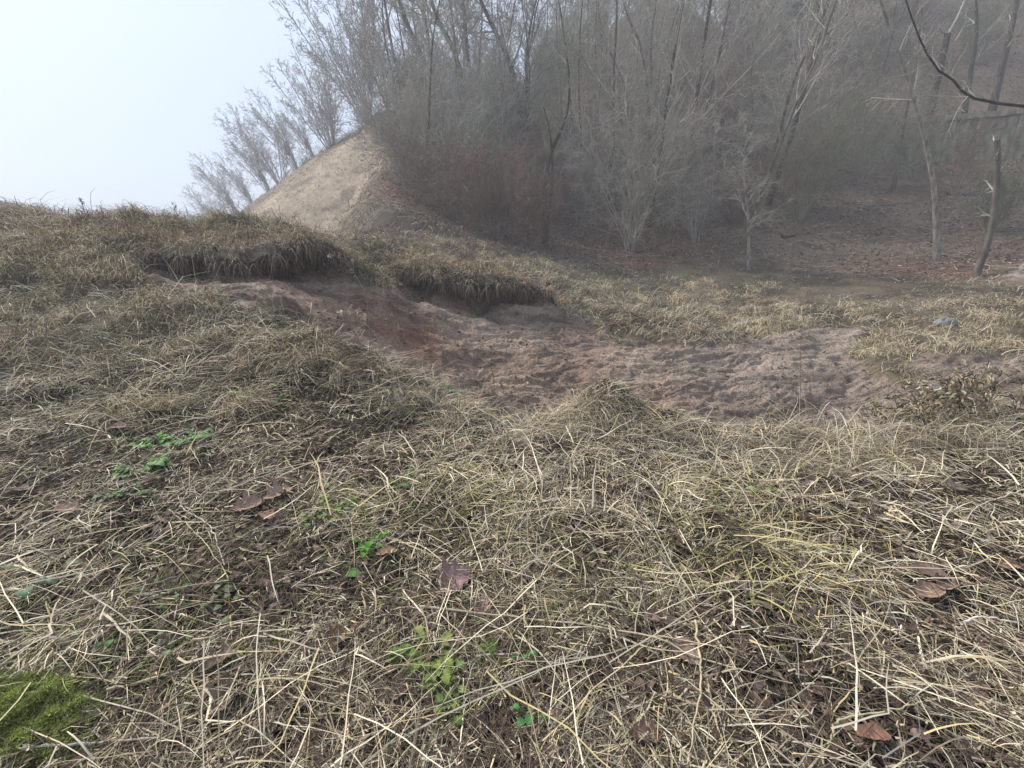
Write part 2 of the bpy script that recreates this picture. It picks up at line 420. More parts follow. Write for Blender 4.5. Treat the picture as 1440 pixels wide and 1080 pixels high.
# close the small hole at the centre
cidx = len(V)
V = np.vstack([V, [[0, 0, float(Z[:, 0].mean())]]])
ring = idx[:, 0]
cap = np.stack([np.full(nT - 1, cidx), ring[:-1], ring[1:], ring[1:]], -1)
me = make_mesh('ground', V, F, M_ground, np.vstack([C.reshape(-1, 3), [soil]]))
g = tag(obj('ground', me), kind='structure')
capm = make_mesh('ground_centre', V[np.concatenate([[cidx], ring])], np.stack([np.zeros(nT - 1), np.arange(1, nT), np.arange(2, nT + 1)], -1), M_ground, np.tile(soil, (nT + 1, 1)))
obj('ground_patch', capm, g)

# ------------------------------------------------------------------ tubes and ribbons
def norm(v): return v / (np.linalg.norm(v, axis=-1, keepdims=True) + 1e-12)
def tangents(P):
    T = np.empty_like(P); T[:, 1:-1] = P[:, 2:] - P[:, :-2]; T[:, 0] = P[:, 1] - P[:, 0]; T[:, -1] = P[:, -1] - P[:, -2]
    return norm(T)
def tubes(P, Rr, S=3):
    N, K, _ = P.shape
    T = tangents(P)
    ref = np.where(np.abs(T[:, :1, 2:3]) < .8, np.array([0, 0, 1.0]), np.array([1.0, 0, 0]))
    U = norm(np.cross(T, ref)); Vv = np.cross(T, U)
    a = np.arange(S) * 2 * math.pi / S
    ring = U[:, :, None] * np.cos(a)[:, None] + Vv[:, :, None] * np.sin(a)[:, None]
    vs = (P[:, :, None] + ring * Rr[:, :, None, None]).reshape(-1, 3)
    base = (np.arange(N) * K * S)[:, None, None]
    k = np.arange(K - 1)[None, :, None] * S; s = np.arange(S)[None, None]; s2 = (s + 1) % S
    f = np.stack([base + k + s, base + k + s2, base + k + S + s2, base + k + S + s], -1).reshape(-1, 4)
    return vs, f
def ribbons(P, Wd, side):
    """P (N,K,3), Wd (N,K), side (N,3)"""
    N, K, _ = P.shape
    T = tangents(P); s = norm(side[:, None] - T * np.sum(side[:, None] * T, -1, keepdims=True))
    vs = np.stack([P - s * Wd[..., None] / 2, P + s * Wd[..., None] / 2], 2).reshape(-1, 3)
    base = (np.arange(N) * K * 2)[:, None]; k = np.arange(K - 1)[None] * 2
    f = np.stack([base + k, base + k + 1, base + k + 3, base + k + 2], -1).reshape(-1, 4)
    return vs, f
class Bag:
    def __init__(s): s.v = []; s.f = []; s.c = []; s.n = 0
    def add(s, v, f, c=None):
        s.v.append(v); s.f.append(f + s.n); s.n += len(v)
        if c is not None: s.c.append(np.broadcast_to(c, v.shape) if np.ndim(c) == 1 else c)
    def mesh(s, name, mat, smooth=True):
        return make_mesh(name, np.vstack(s.v), np.vstack(s.f), mat, np.vstack(s.c) if s.c else None, smooth)

# ------------------------------------------------------------------ grass
def blades(bag, x, y, L, wd, head, e0, e1, col, K=5, kink=.0, lift=0.004, hug=True, zoff=0.0, z0=None, wob=.25):
    n = len(x)
    L = np.broadcast_to(L, n); wd = np.broadcast_to(wd, n)
    t = np.linspace(0, 1, K - 1)[None]
    el = e0[:, None] + (e1 - e0)[:, None] * t
    hd = head[:, None] + (rng.normal(0, wob, (n, 1)) * t + rng.normal(0, .06, (n, K - 1)))
    if kink > 0:
        kk = (rng.random(n) < kink)[:, None] & (np.arange(K - 1)[None] >= rng.integers(1, K - 1, n)[:, None])
        hd = hd + kk * rng.normal(0, .9, (n, 1)); el = el + kk * rng.normal(-.3, .35, (n, 1))
    st = (L / (K - 1))[:, None]
    dx = np.cos(el) * np.sin(hd) * st; dy = np.cos(el) * np.cos(hd) * st; dz = np.sin(el) * st
    P = np.zeros((n, K, 3)); P[:, 0, 0] = x; P[:, 0, 1] = y
    P[:, 0, 2] = (height(x, y) if z0 is None else z0) + zoff
    P[:, 1:, 0] = x[:, None] + np.cumsum(dx, 1); P[:, 1:, 1] = y[:, None] + np.cumsum(dy, 1); P[:, 1:, 2] = P[:, :1, 2] + np.cumsum(dz, 1)
    if hug:
        gz = height(P[..., 0], P[..., 1]) + lift + rng.random((n, 1)) * lift * 3
        P[..., 2] = np.maximum(P[..., 2], gz)
    tp = np.linspace(0, 1, K)[None]
    Wd = wd[:, None] * (1 - .75 * tp ** 2)
    side = np.stack([np.cos(head), -np.sin(head), rng.normal(0, .5, n)], -1)
    v, f = ribbons(P, Wd, side)
    cc = np.repeat(col, K * 2, 0) * (1 + .18 * rng.normal(0, 1, (n, 1)).repeat(K * 2, 0).reshape(-1, 1) * .6)
    bag.add(v, f, np.clip(cc, .005, .9))

STRAW = np.array([[.72, .62, .44], [.53, .435, .28], [.36, .285, .185], [.21, .155, .10], [.11, .08, .055], [.46, .41, .31], [.56, .45, .22], [.36, .31, .19]])
def straw_col(n, probs):
    p = np.array(probs, float); p /= p.sum()
    return STRAW[rng.choice(len(STRAW), n, p=p)] * rng.uniform(.8, 1.15, (n, 1))
def polar(n, r0, r1, t0=-60, t1=60, p=0.0):
    """uniform in angle and log distance (p=0), denser far away with p>0"""
    th = R(t0) + rng.random(n) * R(t1 - t0)
    q = rng.random(n)
    if p > 0: r = (r0 ** p + q * (r1 ** p - r0 ** p)) ** (1 / p)
    else: r = r0 * (r1 / r0) ** q
    return r * np.sin(th), r * np.cos(th)
def zone_of(x, y):
    z = height(x, y); pu, pv = to_px(np.stack([x, y, z], -1)); m, s, wd = zones(x, y, pu, pv)
    return m, s, wd, pu, pv, z
def blob(pu, pv, u, v, ru, rv): return np.exp(-((pu - u) / ru) ** 2 - ((pv - v) / rv) ** 2)
def flow(x, y):
    """which way the straw lies: pressed downhill, in swirls"""
    a = fbm(x * .9, y * .9, 60, 3) * 3.2 + fbm(x * 3, y * 3, 61, 2) * 1.6
    return a + R(125) - .35 * np.clip(x, -3, 3)

OPEN = [(50, 1020, 120, 80, .97), (280, 720, 230, 130, .42), (560, 800, 150, 90, .38), (120, 850, 140, 60, .42), (1300, 780, 120, 60, .3), (1060, 1010, 110, 60, .5), (55, 1020, 90, 60, .95), (637, 826, 34, 18, 1), (677, 862, 26, 18, 1), (350, 722, 30, 16, 1), (392, 705, 30, 20, 1), (962, 935, 32, 26, .9), (1302, 835, 40, 24, .9), (1415, 810, 30, 14, .9),
        (475, 908, 24, 22, .9), (320, 1000, 30, 40, .8), (310, 945, 30, 20, .8), (525, 680, 40, 30, .85), (610, 1000, 50, 30, .6), (1080, 1000, 60, 45, .95), (760, 760, 50, 16, .8), (690, 960, 90, 50, .5),
        (610, 935, 45, 25, .8), (455, 735, 30, 20, .6), (200, 665, 35, 25, .6), (1180, 690, 90, 16, .7), (1010, 720, 40, 16, .7), (540, 820, 30, 20, .8), (560, 620, 30, 20, .5), (850, 815, 40, 14, .8), (1290, 800, 60, 20, .5), (1390, 850, 40, 20, .6)]
def opened(pu, pv):
    o = 0 * pu
    for a in OPEN: o = np.maximum(o, a[4] * np.exp(-(((pu - a[0]) / a[2]) ** 2 + ((pv - a[1]) / a[3]) ** 2) ** 2))
    return o
def foreground():
    bag = Bag()
    # 1 litter scraps on the soil
    n = 60000
    x, y = polar(n, .45, 5.0, p=.8)
    m, s, wdm, pu, pv, z = zone_of(x, y)
    k = m < .3; x, y = x[k], y[k]; n = len(x)
    c = np.array([[.11, .075, .05], [.05, .036, .027], [.17, .12, .085], [.028, .022, .018], [.10, .105, .045]])[rng.integers(0, 5, n)] * rng.uniform(.7, 1.3, (n, 1))
    blades(bag, x, y, rng.uniform(.01, .045, n), rng.uniform(.003, .009, n), rng.random(n) * 6.3, rng.normal(.2, .4, n), rng.normal(0, .4, n), c, K=3, lift=.003)
    # 2 matted straw
    n = 82000
    x, y = polar(n, .45, 5.2, p=.9)
    m, s, wdm, pu, pv, z = zone_of(x, y)
    bare = ss(-.12, .22, fbm(x * 3.4, y * 3.4, 70, 4))
    k = (m < .35) & (rng.random(n) > bare * .9) & (rng.random(n) > opened(pu, pv))
    x, y, pu, pv = x[k], y[k], pu[k], pv[k]; n = len(x)
    warm = fbm(x * 1.3, y * 1.3, 71, 3)
    c = straw_col(n, [1, 2, 3, 4, 4, 2, .6, 1])
    c2 = straw_col(n, [3, 3, 2, 1, .6, 1.5, 2.5, 1.5])
    c = np.where((rng.random(n) < .30 + .6 * warm)[:, None], c2, c)
    r = np.hypot(x, y)
    blades(bag, x, y, rng.gamma(2, .04, n) + .02, (.0013 + .0024 * rng.random(n) ** 2) * (1 + .16 * r), flow(x, y) + rng.normal(0, 1.5, n), rng.normal(.18, .3, n), rng.normal(-.12, .25, n), c, K=5, kink=.35, lift=.006, zoff=rng.random(n) * .035, wob=.1)
    # bits of crumpled brown leaf
    n = 11000
    x, y = polar(n, .45, 5.0, p=.8)
    m, *_ = zone_of(x, y); k = m < .25; x, y = x[k], y[k]; n = len(x)
    c = np.array([[.20, .125, .085], [.13, .085, .065], [.26, .18, .13], [.09, .065, .05], [.17, .12, .10]])[rng.integers(0, 5, n)] * rng.uniform(.7, 1.25, (n, 1))
    blades(bag, x, y, rng.uniform(.018, .06, n), rng.uniform(.012, .034, n), rng.random(n) * 6.3, rng.normal(.2, .5, n), rng.normal(-.2, .6, n), c, K=4, lift=.006, zoff=rng.random(n) * .02)
    # chopped flat bits of straw
    n = 22000
    x, y = polar(n, .45, 4.6, p=.8)
    m, s, wdm, pu, pv, z = zone_of(x, y); k = (m < .25) & (rng.random(n) > .7 * ss(.0, .4, fbm(x * 3.4, y * 3.4, 70, 4))); x, y = x[k], y[k]; n = len(x)
    blades(bag, x, y, rng.uniform(.012, .06, n), rng.uniform(.002, .0058, n), flow(x, y) + rng.normal(0, 1.4, n), rng.normal(.15, .3, n), rng.normal(0, .3, n), straw_col(n, [4, 3, 2, 1, .5, 3, 1.5, 2]), K=3, lift=.012, zoff=rng.random(n) * .035, wob=.1)
    # 3 pale straw on top, in patches
    n = 30000
    x, y = polar(n, .45, 5.2, p=.9)
    m, s, wdm, pu, pv, z = zone_of(x, y)
    pw = .25 + .75 * ss(-.15, .35, fbm(x * 1.7, y * 1.7, 72, 3))
    pw = np.clip(pw + .8 * blob(pu, pv, 1060, 780, 130, 70) + .5 * blob(pu, pv, 1300, 960, 200, 150) + .5 * blob(pu, pv, 700, 610, 90, 40) + .4 * blob(pu, pv, 1180, 660, 190, 50), 0, 1)
    k = (m < .35) & (rng.random(n) < pw * (1 - .6 * ss(0, .3, fbm(x * 3.4, y * 3.4, 70, 4)))) & (rng.random(n) > opened(pu, pv))
    x, y, pu, pv = x[k], y[k], pu[k], pv[k]; n = len(x)
    c = straw_col(n, [4, 3, 1.5, .5, 0, 2, 1.5, 1])
    yel = blob(pu, pv, 1060, 780, 130, 70) + .7 * blob(pu, pv, 640, 720, 80, 40)
    c = np.where((rng.random(n) < yel)[:, None], np.array([.46, .40, .17]) * rng.uniform(.8, 1.1, (n, 1)), c)
    r = np.hypot(x, y)
    blades(bag, x, y, rng.gamma(2.5, .05, n) + .03, (.0018 + .0042 * rng.random(n) ** 3) * (1 + .16 * r), flow(x, y) + rng.normal(0, 1.1, n), rng.normal(.18, .25, n), rng.normal(-.08, .22, n), c, K=6, kink=.35, lift=.01, zoff=rng.random(n) * .055, wob=.12)
    # 4 green shoots in patches
    n = 26000
    x, y = polar(n, .45, 4.2, p=.6)
    m, s, wdm, pu, pv, z = zone_of(x, y)
    gp = .05 + .6 * ss(.05, .45, fbm(x * 2, y * 2, 73, 3))
    for a in [(470, 720, 60, 45, 1), (650, 715, 60, 30, .8), (100, 950, 140, 90, .8), (690, 940, 60, 45, .6), (830, 860, 60, 40, .5), (250, 900, 120, 60, .5), (1000, 690, 60, 25, .5), (120, 790, 150, 60, .4), (250, 790, 220, 110, .35), (60, 880, 130, 70, .6), (560, 760, 120, 70, .3), (430, 560, 40, 20, .3), (320, 620, 60, 25, .4), (200, 640, 50, 40, .5)]:
        gp = gp + a[4] * blob(pu, pv, *a[:4])
    k = (m < .2) & (rng.random(n) < np.clip(gp, 0, 1) * .7)
    x, y = x[k], y[k]; n = len(x)
    c = np.array([[.17, .23, .05], [.27, .30, .08], [.12, .19, .04], [.36, .36, .12]])[rng.integers(0, 4, n)] * rng.uniform(.75, 1.2, (n, 1))
    blades(bag, x, y, rng.uniform(.03, .13, n), .0024, rng.random(n) * 6.3, rng.uniform(.3, 1.2, n), rng.uniform(-.6, .2, n), c, K=4, lift=.01, zoff=.008)
    # 5 long arching straw on the crest of the bank, hanging over the gully
    cu = rng.uniform(400, 1440, 230) + 0 * 1.0
    cv = np.interp(cu, [400, 470, 560, 640, 680, 720, 800, 850, 900, 960, 1040, 1150, 1250, 1290, 1340, 1440], [490, 500, 525, 555, 585, 600, 575, 562, 575, 600, 615, 620, 630, 610, 590, 590]) + rng.uniform(0, 50, 230)
    G = ground_at(cu, cv)
    for p in G:
        n = int(rng.integers(12, 50)); h0 = rng.random() * 6.3; tone = rng.uniform(.35, 1.15)
        x = p[0] + rng.normal(0, .035, n); y = p[1] + rng.normal(0, .035, n)
        c = straw_col(n, [4, 3, 2, 1, .5, 2, 1, .6]) * tone
        if -2.6 < p[0] < -1.3 and p[1] > 3.5: c = c * [1.0, .86, .66]
        blades(bag, x, y, rng.gamma(5, .045, n) + .04, .0032, h0 + rng.normal(0, .9, n), rng.normal(.75, .35, n), rng.normal(-.5, .4, n), c, K=6, kink=.45, lift=.01)
    # 6 loose long pale stalks lying about
    n = 520
    x, y = polar(n, .6, 4.6, p=.9)
    x, y = x[:320], y[:320]; n = len(x)
    m, *_ = zone_of(x, y); k = m < .2; x, y = x[k], y[k]; n = len(x)
    c = straw_col(n, [4, 2, 1.5, .5, .3, 3, .5, .3])
    blades(bag, x, y, rng.uniform(.25, .65, n), rng.uniform(.0035, .0055, n), flow(x, y) + rng.normal(0, 1.0, n), rng.normal(.25, .15, n), rng.normal(-.2, .12, n), c, K=7, kink=.5, lift=.025, zoff=.03, wob=.08)
    # 7 dark thin stems for depth
    n = 16000
    x, y = polar(n, .45, 5.0, p=.9)
    m, *_ = zone_of(x, y); k = m < .3; x, y = x[k], y[k]; n = len(x)
    c = np.array([.075, .055, .04]) * rng.uniform(.6, 1.6, (n, 1))
    blades(bag, x, y, rng.uniform(.08, .3, n), .003, rng.random(n) * 6.3, rng.normal(.4, .3, n), rng.normal(-.3, .3, n), c, K=5, kink=.3, lift=.012)
    return bag
tag(obj('dry_grass', foreground().mesh('dry_grass', M_straw)), 'matted pale and brown dead straw covering the near slope', 'grass', kind='stuff')

def middle():
    bag = Bag()
    # cover of the banks and of the bowl
    n = 125000
    x, y = polar(n, 3.8, 24, -58, 58, p=.75)
    m, s, wdm, pu, pv, z = zone_of(x, y)
    r = np.hypot(x, y)
    bare = ss(.05, .45, fbm(x * .9, y * .9, 80, 4))
    k = (rng.random(n) > ss(.15, .6, m) * .985) & (rng.random(n) > wdm * .93) & (rng.random(n) > s * .6) & (rng.random(n) > bare * .85)
    x, y, pu, pv, r = x[k], y[k], pu[k], pv[k], r[k]; n = len(x)
    c = straw_col(n, [3, 3, 3, 2, 2, 3, 1, 1.5]); c2 = straw_col(n, [1, 1, 2, 3, 4, 1, .5, 2]) * np.array([.85, .95, .85])
    dk = np.clip(ss(-.2, .3, fbm(x * .7, y * .7, 81, 4)) * .7 + .5 * ss(.1, .4, fbm(x * 2.2, y * 2.2, 83, 3)), 0, .92)
    c = np.where((rng.random(n) < dk)[:, None], c2, c)
    olive = blob(pu, pv, 1150, 400, 330, 38) + .6 * blob(pu, pv, 1300, 500, 120, 40)
    c = np.where((rng.random(n) < olive * .75)[:, None], np.array([.165, .16, .095]) * rng.uniform(.7, 1.3, (n, 1)), c)
    warm = blob(pu, pv, 260, 350, 260, 60) + blob(pu, pv, 620, 375, 80, 15)
    c = np.where((rng.random(n) < warm * .6)[:, None], np.array([.37, .29, .18]) * rng.uniform(.75, 1.2, (n, 1)), c)
    trod = blob(pu, pv, 555, 312, 110, 30) + .7 * blob(pu, pv, 700, 350, 120, 22) + .6 * ss(.0, .4, fbm(x * 1.1, y * 1.1, 86, 4))
    c = np.where((rng.random(n) < trod * .75)[:, None], np.array([.13, .10, .075]) * rng.uniform(.6, 1.5, (n, 1)), c)
    c = c * np.array([.93, .94, 1.0])
    tall = 1 + .8 * ss(.1, .5, fbm(x * .8 + 9, y * .8, 82, 3))
    shrt = np.clip(1 - .55 * olive - .3 * wdm[k], .35, 1)
    blades(bag, x, y, (rng.gamma(2.5, .06, n) + .03) * tall * shrt, .0016 * (1 + .35 * r), flow(x * .6, y * .6) + rng.normal(0, 1.1, n), rng.normal(.8, .35, n), rng.normal(-.4, .4, n), c, K=4, kink=.1, lift=.01)
    # coarse pale straw lying over the near banks
    n = 16000
    x, y = polar(n, 4.2, 11, -58, 58, p=.9)
    m, s, wdm, pu, pv, z = zone_of(x, y); k = (m < .35) & (rng.random(n) < ss(-.3, .35, fbm(x * 1.2, y * 1.2, 84, 4))); x, y = x[k], y[k]; n = len(x)
    blades(bag, x, y, rng.gamma(3, .07, n) + .05, rng.uniform(.003, .0085, n), flow(x, y) + rng.normal(0, 1.3, n), rng.normal(.6, .4, n), rng.normal(-.5, .4, n), straw_col(n, [5, 3, 2, .5, .3, 3, .8, .2]), K=5, kink=.45, lift=.015, zoff=rng.random(n) * .05)
    # clumps of tussock grass
    for (u0, u1, v0, v1, num, hL) in [(0, 420, 300, 345, 150, .24), (0, 260, 340, 400, 120, .25), (-20, 470, 380, 520, 170, .16), (470, 800, 335, 400, 110, .2), (760, 1100, 395, 470, 150, .17), (1060, 1440, 425, 500, 170, .16), (1200, 1440, 490, 560, 50, .17), (990, 1220, 470, 560, 14, .12), (470, 700, 400, 470, 16, .2)]:
        G = ground_at(rng.uniform(u0, u1, num), rng.uniform(v0, v1, num), 3.0)
        for p in G:
            if p[1] > 26 or p[1] < 3 or zone_of(p[:1], p[1:2])[0][0] > .25 or rng.random() < .25: continue
            n = int(rng.integers(40, 90)); tone = rng.uniform(.45, 1.15); tint = np.array([1, rng.uniform(.92, 1.02), rng.uniform(.8, 1)])
            rr = .035 + .006 * p[1]
            x = p[0] + rng.normal(0, rr, n); y = p[1] + rng.normal(0, rr, n)
            h0 = flow(np.array([p[0] * .6]), np.array([p[1] * .6]))[0]
            hd = np.where(rng.random(n) < .6, h0 + rng.normal(0, .6, n), rng.random(n) * 6.3)
            blades(bag, x, y, rng.gamma(6, hL / 6, n) + .04, .0016 * (1 + .3 * p[1]), hd, rng.normal(1.1, .3, n), rng.normal(-.7, .4, n), straw_col(n, [4, 4, 3, 1.5, 1, 2, 1.2, .5]) * tone * tint, K=5, kink=.1)
    tr = rng.random(140); ru = 340 + 200 * tr
    rp = at(ru, np.interp(ru, [345, 395, 440, 485, 535], [303, 265, 230, 198, 172]), np.interp(ru, [345, 395, 440, 485, 535], [46, 41, 37, 33.5, 31.5]) - rng.exponential(1.2, 140))
    for p in rp:
        n = 30; x = p[0] + rng.normal(0, .3, n); y = p[1] + rng.normal(0, .3, n)
        blades(bag, x, y, rng.gamma(5, .06, n), .018, rng.random(n) * 6.3, rng.normal(1.1, .3, n), rng.normal(-.2, .4, n), straw_col(n, [1, 2, 3, 3, 2, 1, 0, 0]) * rng.uniform(.5, 1), K=4)
    # thin cover of the sandy hill
    n = 30000
    x, y = polar(n, 14, 60, -50, -8, p=1.2)
    m, s, wdm, pu, pv, z = zone_of(x, y); k = s > .25; x, y = x[k], y[k]; n = len(x)
    c = np.array([[.36, .29, .20], [.27, .21, .15], [.42, .35, .26]])[rng.integers(0, 3, n)] * rng.uniform(.8, 1.15, (n, 1))
    blades(bag, x, y, rng.uniform(.08, .25, n), .02, rng.random(n) * 6.3, rng.uniform(.3, 1.2, n), rng.uniform(-.6, .2, n), c, K=3)
    return bag
tag(obj('bank_grass', middle().mesh('bank_grass', M_straw)), 'tufted dead grass over the banks, the bowl floor and the far hill', 'grass', kind='stuff')

def crumbs():
    bag = Bag(); n = 26000
    x, y = polar(n, 4.2, 11, -50, 52, p=.6)
    m, *_ = zone_of(x, y); k = (m > .4) & (rng.random(n) < .25 + .75 * ss(-.1, .4, fbm(x * 1.7, y * 2.6, 95, 3))); x, y = x[k], y[k]; n = len(x)
    sz = .004 + .012 * rng.random(n) ** 3 * 2.2
    o = np.array([[1, 0, 0], [-1, 0, 0], [0, 1, 0], [0, -1, 0], [0, 0, .8], [0, 0, -.8]], float)
    V = o[None] * sz[:, None, None] * rng.uniform(.5, 1.5, (n, 6, 1)) + rng.normal(0, .2, (n, 6, 3)) * sz[:, None, None]
    V += np.stack([x, y, height(x, y) + sz * .3], -1)[:, None]
    T = np.array([[0, 2, 4], [2, 1, 4], [1, 3, 4], [3, 0, 4], [2, 0, 5], [1, 2, 5], [3, 1, 5], [0, 3, 5]])
    c = np.array([[.22, .15, .11], [.17, .11, .08], [.27, .205, .155], [.09, .06, .045], [.38, .32, .26]])[rng.choice(5, n, p=[.35, .3, .2, .12, .03])] * rng.uniform(.75, 1.2, (n, 1))
    bag.add(V.reshape(-1, 3), (T[None] + (np.arange(n) * 6)[:, None, None]).reshape(-1, 3), np.repeat(c, 6, 0))

    n = 5000
    x, y = polar(n, 4.2, 11, -50, 52, p=.6)
    return bag
tag(obj('soil_crumbs', crumbs().mesh('soil_crumbs', M_litter, False)), 'crumbled clods of red-brown earth strewn over the bare bank', 'soil crumbs', kind='stuff')

def floor_litter():
    bag = Bag(); n = 90000
    x, y = polar(n, 12, 48, -22, 60, p=.9)
    m, s, wdm, pu, pv, z = zone_of(x, y); k = rng.random(n) < wdm; x, y = x[k], y[k]; n = len(x)
    c = np.array([[.24, .155, .105], [.15, .10, .07], [.36, .28, .21], [.08, .055, .042], [.20, .18, .11]])[rng.integers(0, 5, n)] * rng.uniform(.7, 1.25, (n, 1))
    r = np.hypot(x, y)
    blades(bag, x, y, rng.uniform(.05, .13, n), rng.uniform(.03, .06, n) * (.6 + r * .02), rng.random(n) * 6.3, rng.normal(.25, .4, n), rng.normal(0, .4, n), c, K=3, lift=.01)
    n = 9000
    x, y = polar(n, 12, 40, -22, 60, p=.9)
    m, s, wdm, pu, pv, z = zone_of(x, y); k = rng.random(n) < wdm; x, y = x[k], y[k]; n = len(x)
    c = np.array([[.24, .21, .17], [.12, .09, .07], [.30, .26, .2]])[rng.integers(0, 3, n)] * rng.uniform(.7, 1.2, (n, 1))
    blades(bag, x, y, rng.uniform(.3, 1.1, n), .016, rng.random(n) * 6.3, rng.normal(.2, .2, n), rng.normal(-.1, .2, n), c, K=5, kink=.5, lift=.03)
    return bag
tag(obj('leaf_litter', floor_litter().mesh('leaf_litter', M_litter)), 'brown fallen leaves and sticks carpeting the floor of the wood', 'leaf litter', kind='stuff')


# ------------------------------------------------------------------ turf lips hanging over the bare banks
def turf_lip(px, Yd, over, thick, label, name='turf_overhang'):
    P = np.array([at(u, v, Y) for (u, v), Y in zip(px, Yd)])
    t = np.linspace(0, len(P) - 1, 70); i = np.minimum(t.astype(int), len(P) - 2); f = (t - i)[:, None]
    f = f * f * (3 - 2 * f)
    Q = P[i] * (1 - f) + P[i + 1] * f
    nx = 26; S = np.linspace(0, 1, nx)
    # section: starts buried in the bank, runs out, droops, and comes back underneath
    outw = norm(np.stack([-Q[:, 0], -Q[:, 1], 0 * Q[:, 0]], -1))
    end = np.sin(np.linspace(0.02, math.pi - .02, 70)) ** 1.0
    ragg = 1 + .55 * fbm(np.arange(70) * .17, np.arange(70) * 0 + over * 9, 93, 4)
    sag = .16 * np.maximum(fbm(np.arange(70) * .11 + 4, np.arange(70) * 0, 94, 3), -.3)
    V = np.zeros((70, nx, 3))
    for k, sg in enumerate(S):
        if sg < .6:
            q = sg / .6; d = -.75 + (.75 + over) * q; z = .04 + .03 * math.sin(q * 3) - .16 * q ** 4
        else:
            q = (sg - .6) / .4; d = over - (.75 + over) * q; z = -.12 - thick * math.sin(q * math.pi / 2) * .9
        V[:, k] = Q + outw * ((d if d < 0 else d * ragg) * (0.05 + .95 * end))[:, None] + np.array([0, 0, 1]) * (z * end - sag * min(1, 1.6 * sg))[:, None]
        a = np.arange(70) * .28
        V[:, k, 2] += .09 * fbm(a * 2, a * 0 + k * .35, 91, 4)
        V[:, k] += outw * (.10 * fbm(a * 1.6, a * 0 + k * .3, 92, 4))[:, None]
    back = height(V[:, 0, 0], V[:, 0, 1]) - .05
    V[:, 0, 2] = np.minimum(V[:, 0, 2], back); V[:, -1, 2] = np.minimum(V[:, -1, 2], back - .1)
    idx = np.arange(70 * nx).reshape(70, nx)
    Fq = np.stack([idx[:-1, :-1], idx[1:, :-1], idx[1:, 1:], idx[:-1, 1:]], -1).reshape(-1, 4)
    o = obj(name, make_mesh(name, V.reshape(-1, 3), Fq, M_ground, np.array([.075, .058, .042]) * np.ones((70 * nx, 1))))
    tag(o, label, 'turf bank', kind='structure')
    # its own thatch, on top and hanging over the edge
    bag = Bag()
    n = int(6500 * len(px) / 5)
    a = rng.integers(0, 69, n); k = np.minimum((rng.random(n) ** 1.2 * 16).astype(int) + 1, 16)
    gap = fbm(a * .35, a * 0 + 3.0, 96, 4)
    kp = ~((k > 12) & (gap < rng.normal(.05, .15, n))); a = a[kp]; k = k[kp]; gap = gap[kp]; n = len(a); fr = rng.random((n, 1))
    R0 = V[a, k] * (1 - fr) + V[a + 1, k] * fr
    R0 += rng.normal(0, .02, R0.shape)
    hd = np.arctan2(-R0[:, 0], -R0[:, 1]) + rng.normal(0, .8, n)
    edge = k / 16
    c = straw_col(n, [3, 3, 3, 2, 2, 1, 1.2, .3]) * np.array([1.0, .94, .86]) * rng.uniform(.6, 1.3, (n, 1)) * [.95, .95, 1.03]
    blades(bag, R0[:, 0], R0[:, 1], rng.gamma(2.2, .06, n) * (1 - .45 * edge) * (1 + .9 * np.clip(gap, -.5, 1)) + .03, .0014 * (1 + .33 * Q[:, 1].mean()), hd + rng.normal(0, 1.1, n), rng.normal(.8, .6, n) - .4 * edge, rng.normal(-.4, .7, n) - .5 * edge, c, K=5, hug=True, z0=R0[:, 2], kink=.1)
    # roots hanging down under the edge
    n = 1500
    a = rng.integers(3, 66, n); k = rng.integers(14, 20, n); R1 = V[a, k]
    blades(bag, R1[:, 0], R1[:, 1], rng.uniform(.08, .4, n), .005, rng.random(n) * 6.3, rng.normal(-.6, .4, n), rng.normal(-1.4, .15, n), np.array([.14, .105, .075]) * rng.uniform(.5, 3.0, (n, 1)), K=5, hug=False, z0=R1[:, 2])
    th = obj('thatch', bag.mesh('thatch', M_straw), o)
    return o
turf_lip([(120, 336), (165, 340), (205, 345), (250, 347), (300, 345), (340, 352), (385, 348), (430, 337), (465, 348), (505, 374)], [7.1, 6.95, 6.8, 6.65, 6.6, 6.55, 6.7, 7.0, 7.35, 7.8], .36, .15, 'thick shaggy turf lip overhanging the dark hollow in the left bank')
turf_lip([(545, 380), (580, 376), (620, 378), (660, 384), (700, 391), (740, 401), (780, 417)], [8.3, 8.2, 8.1, 8.2, 8.3, 8.5, 8.8], .30, .16, 'thinner turf edge undercut above the red earth in the middle of the picture')


